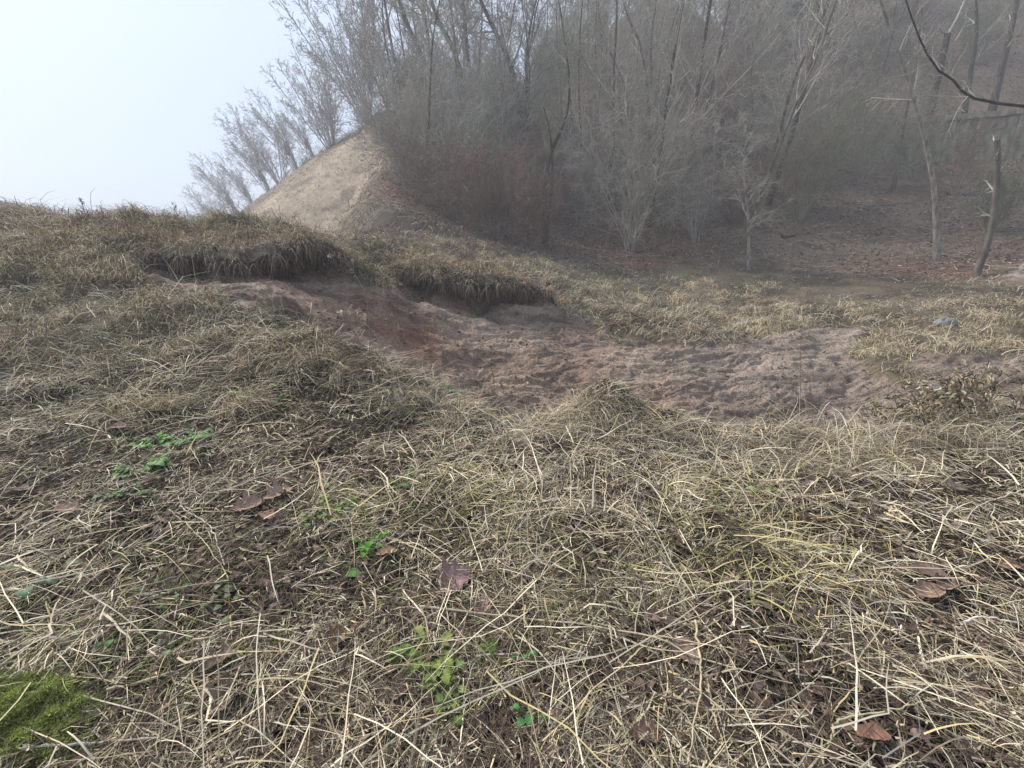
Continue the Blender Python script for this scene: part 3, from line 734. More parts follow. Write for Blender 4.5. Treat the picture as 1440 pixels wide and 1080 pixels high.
# ------------------------------------------------------------------ bare trees and shrubs
def grow(P, Rr, m, ratio, ang, K, trop=.15, wob=.12, rr=.5, tmin=.2, tmax=.97, tip=.25, rmin=.002, lend=.5):
    """m children on every parent line; returns their lines and radii"""
    N, Kp, _ = P.shape
    T = tangents(P); Lp = np.linalg.norm(np.diff(P, axis=1), axis=-1).sum(1)
    t = tmin + (tmax - tmin) * (np.arange(m)[None] + rng.random((N, m))) / m
    q = t * (Kp - 1); i = np.minimum(q.astype(int), Kp - 2); f = (q - i)[..., None]; ar = np.arange(N)[:, None]
    S = P[ar, i] * (1 - f) + P[ar, i + 1] * f
    d = T[ar, i]; r0 = (Rr[ar, i] * (1 - f[..., 0]) + Rr[ar, i + 1] * f[..., 0])
    rv = norm(rng.normal(0, 1, d.shape)); side = norm(rv - d * np.sum(rv * d, -1, keepdims=True))
    a = (ang * rng.uniform(.7, 1.3, t.shape))[..., None]
    d = d * np.cos(a) + side * np.sin(a)
    L = Lp[:, None] * ratio * (1 - lend * t) * rng.uniform(.6, 1.25, t.shape)
    S = S.reshape(-1, 3); d = d.reshape(-1, 3); L = L.ravel(); r0 = np.maximum(r0.ravel() * rr, rmin)
    M = len(S); Q = np.zeros((M, K, 3)); Q[:, 0] = S
    for k in range(1, K):
        d = norm(d + rng.normal(0, wob, d.shape) + np.array([0, 0, trop])); Q[:, k] = Q[:, k - 1] + d * (L / (K - 1))[:, None]
    tp = np.linspace(0, 1, K)[None]
    Rq = np.maximum(r0[:, None] * (1 - (1 - tip) * tp), rmin)
    return Q, Rq
def trunk_lines(paths, r0, K=14, tip=.3, wob=.03):
    out = []; rs = []
    for j, p in enumerate(paths):
        p = np.array(p, float); t = np.linspace(0, len(p) - 1, K); i = np.minimum(t.astype(int), len(p) - 2); f = (t - i)[:, None]
        q = p[i] * (1 - f) + p[i + 1] * f
        q = q.copy(); q[1:-1] = .5 * q[1:-1] + .25 * (q[2:] + q[:-2])
        L = np.linalg.norm(q[-1] - q[0]); q[1:] += np.cumsum(rng.normal(0, wob * L / K, (K - 1, 3)), 0)
        out.append(q); rj = r0[j] if hasattr(r0, '__len__') else r0
        rs.append(rj * (1 - (1 - tip) * np.linspace(0, 1, K)) * (1 + .45 * np.exp(-np.linspace(0, 1, K) * 14)))
    return np.array(out), np.array(rs)
def tree_meshes(paths, r0, lv, twig_r=.006, S0=7, tip=.3, wob=.03):
    """lv: list of (children, ratio, angle, K, trop, wobble, tmin)"""
    P, Rr = trunk_lines(paths, r0, tip=tip, wob=wob)
    tb = Bag(); v, f = tubes(P, Rr, S0); tb.add(v, f)
    cb = Bag()
    for li, (m, ratio, ang, K, trop, wb, tmin) in enumerate(lv):
        P, Rr = grow(P, Rr, m, ratio, ang, K, trop, wb, .5 if li == 0 else .55, tmin, .98, rmin=twig_r)
        v, f = tubes(P, Rr, 5 if li == 0 else 3); (tb if False else cb).add(v, f)
    return tb, cb
def fan(n, h, spread, lean=(0, 0), jit=.12):
    ps = []
    for i in range(n):
        a = rng.random() * 6.283; s = spread * math.sqrt(rng.random()) * h
        tip = np.array([math.cos(a) * s + lean[0] * h, math.sin(a) * s + lean[1] * h, h * rng.uniform(.8, 1.05)])
        b = np.array([rng.normal(0, .05), rng.normal(0, .05), -.15]); mid = b * .5 + tip * .42 + np.array([0, 0, h * .08]) + rng.normal(0, jit * h * .35, 3)
        ps.append([b, mid, tip])
    return ps
class Proto:
    def __init__(s, tm, cm, parts=('trunk', 'crown')): s.t = tm; s.c = cm; s.parts = parts
def make_proto(paths, r0, lv, mt, mc, **kw):
    tb, cb = tree_meshes(paths, r0, lv, **kw)
    return Proto(tb.mesh('trunk', mt), cb.mesh('crown', mc))
def plant(pr, name, loc, rz, sc_, label, cat, group=None, tilt=(0, 0)):
    r = empty(name, loc, rz, sc_); r.rotation_euler = (tilt[0], tilt[1], rz)
    tag(r, label, cat, group)
    obj(pr.parts[0], pr.t, r); obj(pr.parts[1], pr.c, r)
    return r
def straight(h, wobv=.06, lean=(0, 0)):
    return [[(0, 0, -.2), (lean[0] * h * .3 + rng.normal(0, wobv), lean[1] * h * .3 + rng.normal(0, wobv), h * .33), (lean[0] * h * .65 + rng.normal(0, wobv * 2), lean[1] * h * .65, h * .66), (lean[0] * h, lean[1] * h, h)]]

LV_T = [(14, .42, .75, 7, .10, .12, .25), (7, .45, .65, 5, .06, .15, .15), (5, .5, .6, 4, .04, .15, .1), (4, .55, .6, 3, .02, .15, .1)]
LV_FAN = [(15, .28, .6, 6, .05, .12, .2), (8, .48, .75, 5, .0, .16, .15), (6, .5, .6, 4, .02, .14, .1)]
LV_SH = [(7, .5, .75, 5, .02, .2, .1), (6, .55, .75, 4, .0, .22, .1), (4, .6, .7, 3, 0, .2, .1)]

# tall trees of the wood
woodT = [make_proto(straight(h, .15, ln), r0, LV_T, mt, mc, twig_r=.007) for h, ln, r0, mt, mc in
         [(11, (-.12, 0), .085, M_bark, M_twig_grey), (9, (-.05, .05), .065, M_bark, M_twig_grey), (13, (-.14, .1), .10, M_bark_dark, M_twig_grey), (8, (-.25, 0), .06, M_bark_pale, M_twig_grey), (10, (.06, -.05), .07, M_bark_dark, M_twig_olive)]]
fans = [make_proto(fan(nn, h, sp, ln), .055, LV_FAN, M_twig_fogged, M_twig_fogged, twig_r=.0075) for nn, h, sp, ln in [(10, 6, .55, (-.3, 0)), (7, 6, .42, (-.35, 0)), (13, 6, .5, (-.16, 0))]]
shr = [make_proto(fan(nn, h, sp), .024, LV_SH, mc, mc, twig_r=.006, wob=.16) for nn, h, sp, mt, mc in
       [(14, 3.2, .5, M_bark_dark, M_twig_brown), (18, 2.6, .6, M_bark_dark, M_twig_brown), (12, 4.2, .45, M_bark, M_twig_grey), (16, 3.4, .55, M_bark, M_twig_olive), (10, 4.6, .35, M_bark_dark, M_twig_grey)]]

def gp(u, v, ymin=4): return ground_at([u], [v], ymin)[0]
def base_from(u, v, Y):
    p = at(u, v, Y); z = float(height(p[0], p[1])); return p
RU, RV, RY = [255, 345, 395, 440, 485, 535], [352, 303, 265, 230, 198, 172], [58, 46, 41, 37, 33.5, 31.5]
for q, u in enumerate([352, 372, 405, 432, 455, 478, 494, 508]):
    Y = float(np.interp(u, RU, RY)) + rng.uniform(.6, 2.0); p = at(u, float(np.interp(u, RU, RV)), Y); p[2] = float(height(p[0], p[1])) - .1
    plant(shr[q % 5], 'shrub', p, rng.random() * 6, rng.uniform(.28, .42), 'low leafless scrub growing along the crest of the sandy hill', 'shrub', 'low scrub along the sandy crest')
# --- the row of small trees along the far ridge (each base pixel, distance, top height px)
ridge = [((312, 306), 50, 46, 0, 'leftmost and faintest bare tree low on the foggy ridge'),
         ((338, 296), 48, 60, 1, 'slim bare tree second from the left end of the foggy ridge'),
         ((360, 287), 46, 66, 1, 'bare tree with a forked leaning trunk third from the left on the ridge'),
         ((384, 268), 43, 76, 1, 'bare tree leaning over the middle of the ridge, fourth from the left'),
         ((398, 256), 42, 90, 0, 'wide fan-shaped bare tree fifth from the left along the ridge'),
         ((424, 240), 39, 88, 1, 'thin leaning tree just left of the broad fan tree on the ridge'),
         ((446, 224), 37, 66, 1, 'small thin tree at the foot of the broad fan tree'),
         ((468, 206), 35.5, 108, 2, 'broad low fan tree where the ridge starts to climb'),
         ((520, 172), 32.5, 126, 2, 'large many-stemmed grey tree at the top left corner of the sandy hill')]
for (u, v), Y, hp, k, lab in ridge:
    Y = float(np.interp(u, [255, 345, 395, 440, 485, 535], [58, 46, 41, 37, 33.5, 31.5])) + .5
    p = at(u, v, Y); p[2] = float(height(p[0], p[1])) - .1
    sc_ = hp / FPX * Y / 6.0 * (1.2 if u < 350 else .95 if u < 500 else 1.1)
    t = plant(fans[k], 'bare_tree', p, rng.uniform(-.3, .3), sc_, lab, 'tree')

def hero(name, pxs, Y, r0, lv, mt, mc, label, cat='tree', twig_r=.006, tip=.3, dY=None, wob=.016, group=None):
    """a tree whose trunks follow lines seen in the photograph, rooted on the ground"""
    b = at(*pxs[0][0], Y); b[2] = float(height(b[0], b[1])) - .12
    paths = []
    for j, px in enumerate(pxs):
        yy = Y if dY is None else Y + dY[j]
        pp = [b * 1.0] if j == 0 or px[0] == pxs[0][0] else [at(*px[0], Y)]
        for i, q in enumerate(px[1:]): pp.append(at(*q, Y + (yy - Y) * (i + 1) / (len(px) - 1)))
        paths.append(np.array(pp) - b)
    tb, cb = tree_meshes(paths, r0, lv, twig_r, 8, tip, wob)
    r = empty(name, b); tag(r, label, cat, group)
    obj('trunk', tb.mesh('trunk', mt), r); obj('crown', cb.mesh('crown', mc), r)
    return r
LH = [(13, .32, .7, 7, .08, .12, .25), (8, .45, .6, 5, .05, .14, .15), (6, .5, .6, 4, .02, .15, .1), (3, .55, .6, 3, .0, .15, .1)]
LHN = [(16, .2, .7, 7, .08, .12, .2), (9, .45, .6, 5, .05, .14, .15), (7, .5, .6, 4, .02, .15, .1), (3, .55, .6, 3, .0, .15, .1)]
LH2 = [(9, .28, .8, 6, .06, .14, .3), (6, .45, .7, 5, .03, .16, .1), (5, .5, .6, 4, 0, .16, .1)]
hero('bare_tree', [[(548, 165), (528, 110), (508, 75), (492, 45)], [(548, 165), (538, 100), (528, 60), (522, 20)]], 31.5, .08, LH, M_bark, M_twig_grey, 'twin-stemmed bare tree on the crest just right of the large many-stemmed tree', dY=[0, 1])
hero('bare_tree', [[(622, 150), (598, 90), (572, 35), (548, -40), (532, -110)], [(622, 150), (606, 70), (596, 10), (590, -60)]], 29, [.17, .12], LHN, M_bark_dark, M_twig_grey, 'tallest dark tree leaning left from the top of the crest', twig_r=.008)
hero('bare_tree', [[(668, 165), (645, 80), (610, 20), (590, -60), (570, -120)], [(668, 165), (655, 60), (648, -20), (655, -90)]], 28, [.15, .12], LH, M_bark_dark, M_twig_grey, 'forked dark tree beside and right of the tallest leaning tree', twig_r=.008)
hero('bare_tree', [[(745, 175), (722, 90), (690, 30), (660, -40), (640, -100)], [(745, 175), (740, 80), (752, 10), (770, -60)]], 27, [.14, .10], LH, M_bark_dark, M_twig_grey, 'dark forked tree on the slope under the pale gap in the sky')
hero('bare_tree', [[(768, 325), (766, 250), (778, 205), (800, 165), (803, 110), (799, 82)], [(768, 325), (778, 250), (776, 190), (765, 150)]], 17, [.075, .06], LH2, M_bark_dark, M_twig_olive, 'dark crooked tree with a bare broken top at the front of the wood', twig_r=.005)
hero('bare_tree', [[(934, 158), (905, 70), (880, 20), (868, -30)], [(934, 158), (915, 60), (925, 0), (930, -60)]], 24, [.08, .06], LH2, M_bark, M_twig_grey, 'slim grey tree leaning left high in the middle of the wood')
hero('birch_tree', [[(1018, 120), (1008, 60), (990, -10), (978, -60)]], 27, .07, LH2, M_bark_pale, M_twig_grey, 'thin pale birch leaning slightly left near the dark spruces', 'birch')
hero('birch_tree', [[(1052, 112), (1052, 40), (1050, -40)]], 29, .08, LH2, M_bark_pale, M_twig_grey, 'upright thin pale birch standing in front of the dark spruces', 'birch')
hero('sapling', [[(1056, 366), (1052, 300), (1045, 240), (1050, 200), (1040, 160)]], 15.2, .045, [(30, .30, 1.0, 6, .02, .2, .15), (7, .5, .8, 5, .0, .25, .1), (6, .55, .8, 4, .0, .25, .1)], M_bark_pale, M_twig_pale, 'pale twiggy sapling standing alone at the edge of the grass', 'sapling', .0045)
hero('bare_tree', [[(1325, 345), (1318, 280), (1303, 200), (1285, 130), (1255, 60), (1232, -10), (1210, -70)]], 14.5, .075, [(12, .25, .8, 6, .05, .14, .45), (6, .45, .7, 5, .03, .16, .1), (5, .5, .6, 4, 0, .16, .1)], M_bark_pale, M_twig_grey, 'tall pale trunk curving up to the left in front of the concrete wall')
hero('bare_tree', [[(1374, 380), (1392, 335), (1401, 290), (1404, 235), (1403, 196)]], 12.2, .075, [(5, .25, .9, 5, .05, .2, .4), (4, .5, .7, 4, 0, .2, .1)], M_bark, M_twig_grey, 'short leaning trunk snapped off at the top near the right edge', tip=.75)
hero('bare_tree', [[(1640, 330), (1540, 200), (1445, 143), (1372, 135), (1338, 118), (1305, 88), (1288, 40), (1268, -20)]], 9.5, .032, [(18, .12, .9, 6, .04, .16, .35), (5, .5, .7, 4, 0, .16, .1)], M_bark_dark, M_twig_grey, 'dark branch-like tree bowed in a low arc from the right edge', wob=.035, twig_r=.0035)
hero('bare_tree', [[(1376, 95), (1374, 50), (1372, -40)]], 27, .13, LH2, M_bark_dark, M_twig_grey, 'straight dark trunk high on the slope near the top right')
hero('bare_tree', [[(1424, 58), (1430, 10), (1436, -50)]], 27, .16, LH2, M_bark_dark, M_twig_grey, 'thick dark trunk at the top right corner')
hero('bare_tree', [[(1330, 80), (1333, 52), (1334, 48)]], 25, .14, [(3, .6, .8, 4, .1, .2, .3), (3, .5, .7, 3, 0, .16, .1)], M_bark_dark, M_twig_grey, 'short dark stump standing on the upper slope left of the straight dark trunk', tip=.8)
hero('bare_tree', [[(1300, 85), (1296, 20), (1290, -60)]], 22, .07, LH2, M_bark, M_twig_grey, 'slim trunk rising behind the curved pale trunk near the top')
hero('bare_tree', [[(1090, 165), (1120, 90), (1180, 30), (1230, -20)]], 23, .07, LH2, M_bark_dark, M_twig_grey, 'thin dark tree arching to the right above the leaning shrub')
hero('bare_tree', [[(900, 180), (880, 120), (852, 60), (838, 0)]], 26, .06, LH2, M_bark, M_twig_grey, 'thin curved tree left of the slim leaning tree mid wood')

# multi-stemmed shrubs at the front of the wood
def shrub_hero(u, v, Y, n, hpx, spread, lean, mt, mc, label, r0=.03, lv=LV_SH, tr=.0055):
    h = hpx / FPX * Y; b = at(u, v, Y); b[2] = float(height(b[0], b[1])) - .05
    tb, cb = tree_meshes(fan(n, h, spread, lean), r0 * .75, lv, tr, 6, .25, .16)
    r = empty('shrub', b); tag(r, label, 'shrub')
    obj('stems', tb.mesh('stems', mc), r); obj('twigs', cb.mesh('twigs', mc), r)
shrub_hero(887, 352, 18.0, 16, 190, .5, (-.05, 0), M_bark_dark, M_twig_grey, 'broad many-stemmed shrub rooted in the bare brown earth, middle of the wood edge')
shrub_hero(978, 335, 18.8, 10, 150, .4, (-.1, 0), M_bark_dark, M_twig_grey, 'slender shrub left of the pale twiggy sapling')
shrub_hero(1125, 292, 20.5, 16, 170, .45, (.35, 0), M_bark_dark, M_twig_olive, 'dark shrub fanning to the right below the concrete wall')
shrub_hero(640, 285, 20, 18, 130, .6, (0, 0), M_bark, M_twig_pale, 'pale-stemmed bush spreading over the foot of the sandy hill')
shrub_hero(575, 262, 21.5, 16, 120, .6, (-.1, 0), M_bark_dark, M_twig_grey, 'grey bush bulging over the edge of the sandy hill')
shrub_hero(700, 345, 17, 26, 105, .65, (-.05, 0), M_bark_dark, M_twig_brown, 'dense reddish-brown bush left of the crooked dark tree')
shrub_hero(655, 320, 18, 22, 90, .65, (-.1, 0), M_bark_dark, M_twig_brown, 'low reddish-brown bush hanging over the grassy bank')
shrub_hero(745, 350, 16.5, 20, 85, .5, (.1, 0), M_bark_dark, M_twig_brown, 'brown bush at the foot of the crooked dark tree')
shrub_hero(600, 290, 19.5, 18, 80, .65, (-.15, 0), M_bark_dark, M_twig_brown, 'low brown bush at the right foot of the sandy hill')
shrub_hero(1215, 243, 24.0, 9, 85, .55, (0, 0), M_bark, M_twig_grey, 'thin leafless bush half hiding the left part of the concrete wall')
shrub_hero(1285, 240, 23.0, 8, 95, .5, (-.1, 0), M_bark, M_twig_olive, 'thin leafless bush in front of the middle of the concrete wall')
shrub_hero(1350, 250, 20.5, 8, 80, .55, (.1, 0), M_bark, M_twig_brown, 'brown leafless bush right of the curved pale trunk, before the wall')
shrub_hero(1400, 300, 16.5, 12, 90, .5, (-.1, 0), M_bark, M_twig_olive, 'olive-green twiggy bush near the right edge under the wall')

# the rest of the wood, trees and bushes that nothing tells apart
def scatter(n, region, Y0, Y1, protos, name, label, cat, group, s0, s1, mind=1.2):
    placed = []; tries = 0
    while len(placed) < n and tries < 8000:
        tries += 1
        Y = Y0 * (Y1 / Y0) ** rng.random(); u = rng.uniform(*region)
        x = (u - 720) / FPX * Y; y = Y
        z = float(height(x, y)); 
        pu, pv = to_px(np.array([x, y, z]))
        if zones(np.array([x]), np.array([y]), np.array([pu]), np.array([pv]))[2][0] < .6 or pu > 1640: continue
        if any((x - a) ** 2 + (y - b) ** 2 < mind ** 2 for a, b in placed): continue
        # leave the view on to the wall, the pale ground before it and the sandy hill open
        if 1130 < pu < 1600 and pv < 420 and (pv > 165 or rng.random() < (.85 if name == 'shrub' else .6)): continue
        if pu < 560: continue
        if pv > 325: continue
        placed.append((x, y))
        plant(protos[int(rng.integers(len(protos)))], name, (x, y, z - .05), rng.random() * 6.28, rng.uniform(s0, s1), label, cat, group, (rng.normal(0, .06), rng.normal(-.05, .06)))
scatter(120, (560, 1600), 20, 60, woodT, 'bare_tree', 'bare grey tree among many alike in the depth of the foggy wood', 'tree', 'bare trees deep in the foggy wood', .6, 1.05, 1.5)
scatter(120, (560, 1560), 18.0, 50, shr, 'shrub', 'leafless twiggy bush in the undergrowth of the foggy wood', 'shrub', 'leafless undergrowth bushes of the wood', .6, 1.15, .9)

# spruces, dim green through the fog
def spruce(u, Y, h, label):
    x = (u - 720) / FPX * Y; z = float(height(x, Y))
    tb = Bag(); P, Rr = trunk_lines([[(0, 0, -.2), (0, 0, h * .5), (0, 0, h)]], .14, tip=.1); v, f = tubes(P, Rr, 7); tb.add(v, f)
    nb = 170; t = np.sort(rng.random(nb)) ** .9; zz = .12 * h + t * h * .87; L = (1 - t) * h * .25 + .2; a = rng.random(nb) * 6.283
    K = 6; q = np.linspace(0, 1, K)[None]
    B = np.zeros((nb, K, 3)); B[..., 0] = np.cos(a)[:, None] * L[:, None] * q; B[..., 1] = np.sin(a)[:, None] * L[:, None] * q; B[..., 2] = zz[:, None] - L[:, None] * (.35 * q - .12 * q ** 3)
    cb = Bag(); v, f = tubes(B, np.full((nb, K), .012), 3); cb.add(v, f)
    Q, Rq = grow(B, np.full((nb, K), .012), 26, .28, 1.0, 3, -.15, .1, .8, .08, 1.0, rmin=.01, lend=.6)
    sd = norm(rng.normal(0, 1, (len(Q), 3)) * [1, 1, .3]); v, f = ribbons(Q, np.full(Q.shape[:2], .07), sd); cb.add(v, f)
    r = empty('spruce_tree', (x, Y, z)); tag(r, label, 'spruce'); obj('trunk', tb.mesh('trunk', M_bark_dark), r); obj('crown', cb.mesh('crown', M_spruce), r)
spruce(1040, 37, 11, 'dim dark green spruce behind the upright pale birch, the tallest of the evergreens')
spruce(1085, 39, 9.5, 'dim green spruce in the fog to the right of the tallest evergreen')
spruce(1000, 40, 9, 'dim green spruce in the fog to the left of the tallest evergreen')
spruce(1140, 40, 8, 'small dim spruce farthest to the right of the evergreens')


# ------------------------------------------------------------------ concrete wall at the right
def concrete_wall():
    A = gp(1172, 219, 10); B = gp(1400, 226, 10); B = A + (B - A) * 1.5
    d = (B - A); L = float(np.hypot(d[0], d[1])); rz = math.atan2(d[1], d[0])
    z = min(float(height(A[0], A[1])), float(height(B[0], B[1])))
    r = empty('concrete_wall', (A[0], A[1], 0), rz)
    tag(r, 'low weathered concrete wall with a mossy capping beam across the slope at the right', 'wall')
    zb = min(A[2], z) - 1.5; H = 30 / FPX * A[1]
    def slab(x0, x1, y0, y1, z0, z1, nx, nz, seed):
        bm = Bag()
        def face(fx, n1, n2):
            a, b = np.meshgrid(np.linspace(0, 1, n1), np.linspace(0, 1, n2), indexing='ij')
            V = fx(a, b); V[..., 2] += .03 * fbm(V[..., 0] * 1.5, V[..., 2] * 1.5 + V[..., 1], seed, 3); V[..., 1] += .025 * fbm(V[..., 0] * 3, V[..., 2] * 3, seed + 1, 4)
            i = np.arange(n1 * n2).reshape(n1, n2); bm.add(V.reshape(-1, 3), np.stack([i[:-1, :-1], i[1:, :-1], i[1:, 1:], i[:-1, 1:]], -1).reshape(-1, 4))
        face(lambda a, b: np.stack([x0 + (x1 - x0) * a, y0 + 0 * a, z0 + (z1 - z0) * b], -1), nx, nz)
        face(lambda a, b: np.stack([x1 - (x1 - x0) * a, y1 + 0 * a, z0 + (z1 - z0) * b], -1), nx, nz)
        face(lambda a, b: np.stack([x0 + (x1 - x0) * a, y0 + (y1 - y0) * b, z1 + 0 * a], -1), nx, 4)
        face(lambda a, b: np.stack([x0 + 0 * a, y1 - (y1 - y0) * a, z0 + (z1 - z0) * b], -1), 4, nz)
        face(lambda a, b: np.stack([x1 + 0 * a, y0 + (y1 - y0) * a, z0 + (z1 - z0) * b], -1), 4, nz)
        return bm
    zt = A[2] + H
    npan = 7; pw = L / npan
    for i in range(npan):
        obj('wall_panel', slab(i * pw + .09, (i + 1) * pw - .09, 0, .2, zb, zt - .1, 24, 24, 300 + i).mesh('wall_panel', M_conc, False), r)
        obj('pilaster', slab(i * pw - .088, i * pw + .088, -.07, .25, zb, zt - .08, 6, 24, 320 + i).mesh('pilaster', M_conc, False), r)
    obj('capping_beam', slab(-.15, L, -.14, .32, zt - .079, zt + .16, 80, 5, 340).mesh('capping_beam', M_conc, False), r)
concrete_wall()

# ------------------------------------------------------------------ blue-grey stone
def stone(u, v, size, label, mat, seed):
    p = gp(u, v, 3)
    a, b = np.meshgrid(np.linspace(0, 2 * math.pi, 33)[:-1], np.linspace(-math.pi / 2, math.pi / 2, 17), indexing='ij')
    d = np.stack([np.cos(a) * np.cos(b), np.sin(a) * np.cos(b), np.sin(b)], -1)
    nz = fbm(d[..., 0] * 2.2 + seed, d[..., 1] * 2.2 + d[..., 2] * 1.7, seed, 4)
    V = d * (1 + .35 * nz)[..., None] * np.array([size, size * .7, size * .62])
    i = np.arange(32 * 17).reshape(32, 17); j = np.roll(i, -1, 0)
    F = np.stack([i[:, :-1], j[:, :-1], j[:, 1:], i[:, 1:]], -1).reshape(-1, 4)
    tag(obj('stone', make_mesh('stone', V.reshape(-1, 3), F, mat), loc=(p[0], p[1], p[2] + size * .5)), label, 'stone')
stone(1327, 462, .17, 'blue-grey stone sitting in the yellowish grass right of the bare earth', M_stone, 5)
M_pale_stone = bark_mat('pale_stone', (.30, .27, .22), (.45, .42, .36), 14)
stone(317, 405, .035, 'small pale pebble on the dark soil below the left turf overhang', M_pale_stone, 8)
stone(1008, 478, .05, 'small reddish pebble at the top of the bare earth', bark_mat('red_stone', (.16, .09, .07), (.28, .19, .15), 14), 12)

# ------------------------------------------------------------------ fallen branches at the right
def fallen(pxa, r0, label, mt=M_bark_pale, mc=M_twig_pale, lift=.06, lv=((5, .35, .6, 5, .05, .15, .3), (3, .5, .6, 4, 0, .15, .1)), ymin=6):
    G = np.array([gp(u, v, ymin) for u, v in pxa]); G[:, 2] += lift
    b = G[0] * 1.0
    tb, cb = tree_meshes([G - b], r0, lv, .006, 7, .35, .02)
    r = empty('fallen_branch', b); tag(r, label, 'fallen branch')
    obj('branch', tb.mesh('branch', mt), r); obj('side_twigs', cb.mesh('side_twigs', mc), r)
fallen([(1135, 262), (1152, 285), (1152, 297)], .03, 'short pale stick lying beside the foot of the dark fanning shrub')
fallen([(1180, 262), (1220, 246), (1262, 232)], .035, 'pale fallen branch sloping up to the right below the concrete wall', lift=.1)
fallen([(1170, 238), (1205, 246), (1220, 250)], .03, 'brown fallen branch crossing the pale one below the wall', M_bark_dark, M_twig_brown)
fallen([(1190, 233), (1225, 224), (1275, 218)], .03, 'long thin pale branch lying at the base of the concrete wall')
fallen([(1150, 268), (1168, 280), (1200, 284)], .03, 'crooked pale branch with forked tips on the brown leaf floor', lift=.12)
fallen([(938, 195), (955, 189), (965, 185)], .06, 'short white log lying on the slope in the middle of the wood')
fallen([(978, 155), (995, 155), (1012, 149)], .07, 'white broken log high in the middle of the wood')
fallen([(1100, 336), (1115, 334), (1122, 328)], .06, 'dark rotten log lying where the grass meets the leaf floor', M_bark_dark, M_twig_brown)
fallen([(1215, 292), (1250, 290), (1290, 287)], .03, 'brown branch lying on the dry tussock under the curved pale trunk', M_bark, M_twig_grey)

# ------------------------------------------------------------------ prominent dry stalks in the foreground
def stalk(px, r0, label, col=(.50, .42, .28), lift=.035, side=None, ymin=.4):
    G = np.array([gp(u, v, ymin) for u, v in px]); G[:, 2] += lift
    t = np.linspace(0, len(G) - 1, 22); i = np.minimum(t.astype(int), len(G) - 2); f = (t - i)[:, None]
    P = G[i] * (1 - f) + G[i + 1] * f
    P[:, 2] = np.maximum(P[:, 2], height(P[:, 0], P[:, 1]) + lift * .8)
    for _ in range(2): P[1:-1] = .5 * P[1:-1] + .25 * (P[2:] + P[:-2])
    P[1:-1] += rng.normal(0, .0025, P[1:-1].shape)
    b = P[0].copy(); tp = np.linspace(0, 1, 22)
    rr = r0 * (1 - .55 * tp) * (1 + .3 * (np.arange(22) % 6 == 0))
    v, f_ = tubes((P - b)[None], rr[None], 6)
    c = np.array(col) * (1 + .25 * fbm(v[:, 0] * 60, v[:, 1] * 60, 55, 3))[:, None]
    o = obj('dry_stalk', make_mesh('dry_stalk', v, f_, M_straw, c), loc=b)
    tag(o, label, 'dry stalk')
    if side:
        for sp in side:
            G2 = np.array([gp(u, v2, ymin) for u, v2 in sp]); G2[:, 2] += lift
            t = np.linspace(0, len(G2) - 1, 14); i = np.minimum(t.astype(int), len(G2) - 2); f = (t - i)[:, None]
            P2 = G2[i] * (1 - f) + G2[i + 1] * f
            P2[:, 2] = np.maximum(P2[:, 2], height(P2[:, 0], P2[:, 1]) + lift * .8)
            P2[0] = P[np.argmin(np.linalg.norm(P - P2[0], axis=1))]
            v, f_ = tubes((P2 - b)[None], (r0 * .6 * (1 - .6 * np.linspace(0, 1, 14)))[None], 6)
            obj('side_shoot', make_mesh('side_shoot', v, f_, M_straw, np.array(col) * np.ones((len(v), 1))), o)
stalk([(590, 868), (700, 880), (790, 892), (910, 908), (1000, 952), (1110, 978)], .0042, 'longest pale forked stalk lying across the bottom centre', side=[[(915, 906), (985, 880), (1065, 835)], [(915, 908), (1000, 925), (1060, 950)]], lift=.05)
stalk([(325, 968), (400, 985), (460, 1020), (500, 1078)], .0045, 'thick reddish-tan stalk curving down to the bottom edge left of centre', (.48, .37, .25))
stalk([(155, 982), (240, 960), (320, 925), (390, 895)], .0038, 'pale stalk running up to the right above the bright moss')
stalk([(40, 1068), (150, 1060), (230, 1055), (300, 1045)], .0045, 'grey horizontal stalk along the bottom left edge', (.38, .34, .28), lift=.045)
stalk([(0, 900), (80, 880), (200, 840), (260, 820)], .0035, 'grey-brown stalk in the bundle pointing at the left edge', (.34, .29, .23), lift=.045)
stalk([(0, 930), (90, 890), (200, 850), (330, 830)], .003, 'second thin stalk of the bundle at the left edge, just below the first', (.40, .34, .26), lift=.05)
stalk([(240, 725), (290, 770), (335, 840)], .003, 'straight tan stalk slanting down right, left of the brown oak leaves')
stalk([(255, 720), (300, 750), (318, 805)], .0035, 'whitish kinked stalk just beside the straight tan stalk', (.58, .52, .42))
stalk([(375, 690), (410, 705), (425, 760)], .003, 'thin pale stalk bending beside the green tuft', (.5, .44, .33))
stalk([(712, 790), (640, 730), (590, 705)], .003, 'long straight stalk slanting through the centre of the foreground')
stalk([(735, 655), (790, 690), (830, 730)], .0032, 'white-tan stalk slanting down to the right in the centre', (.56, .50, .38))
stalk([(715, 752), (770, 775), (810, 800)], .0035, 'pale stalk just above the dark soil pocket in the centre', (.54, .47, .34))
stalk([(1440, 700), (1400, 715), (1370, 725), (1340, 760)], .0035, 'wavy whitish stalk reaching in from the right edge', (.58, .53, .42), lift=.06)
stalk([(1345, 895), (1370, 885), (1425, 895)], .0048, 'short white bent stem near the right edge', (.66, .60, .50), lift=.06)
stalk([(1120, 790), (1170, 792), (1210, 795)], .004, 'short white straw in the yellow straw patch', (.62, .55, .42), lift=.05)
stalk([(990, 960), (1000, 1010), (1020, 1080)], .0045, 'thick straw stem hanging down to the bottom edge right of centre', (.50, .41, .24), lift=.04)
stalk([(975, 890), (985, 980), (965, 1080)], .0042, 'straw stem crossing the forked stalk and running to the bottom edge', (.50, .41, .25), lift=.055)
stalk([(1165, 1060), (1168, 1030), (1250, 1015), (1290, 1005)], .004, 'angular folded straw above the dark wet pocket at the bottom right', (.50, .42, .24), lift=.05)

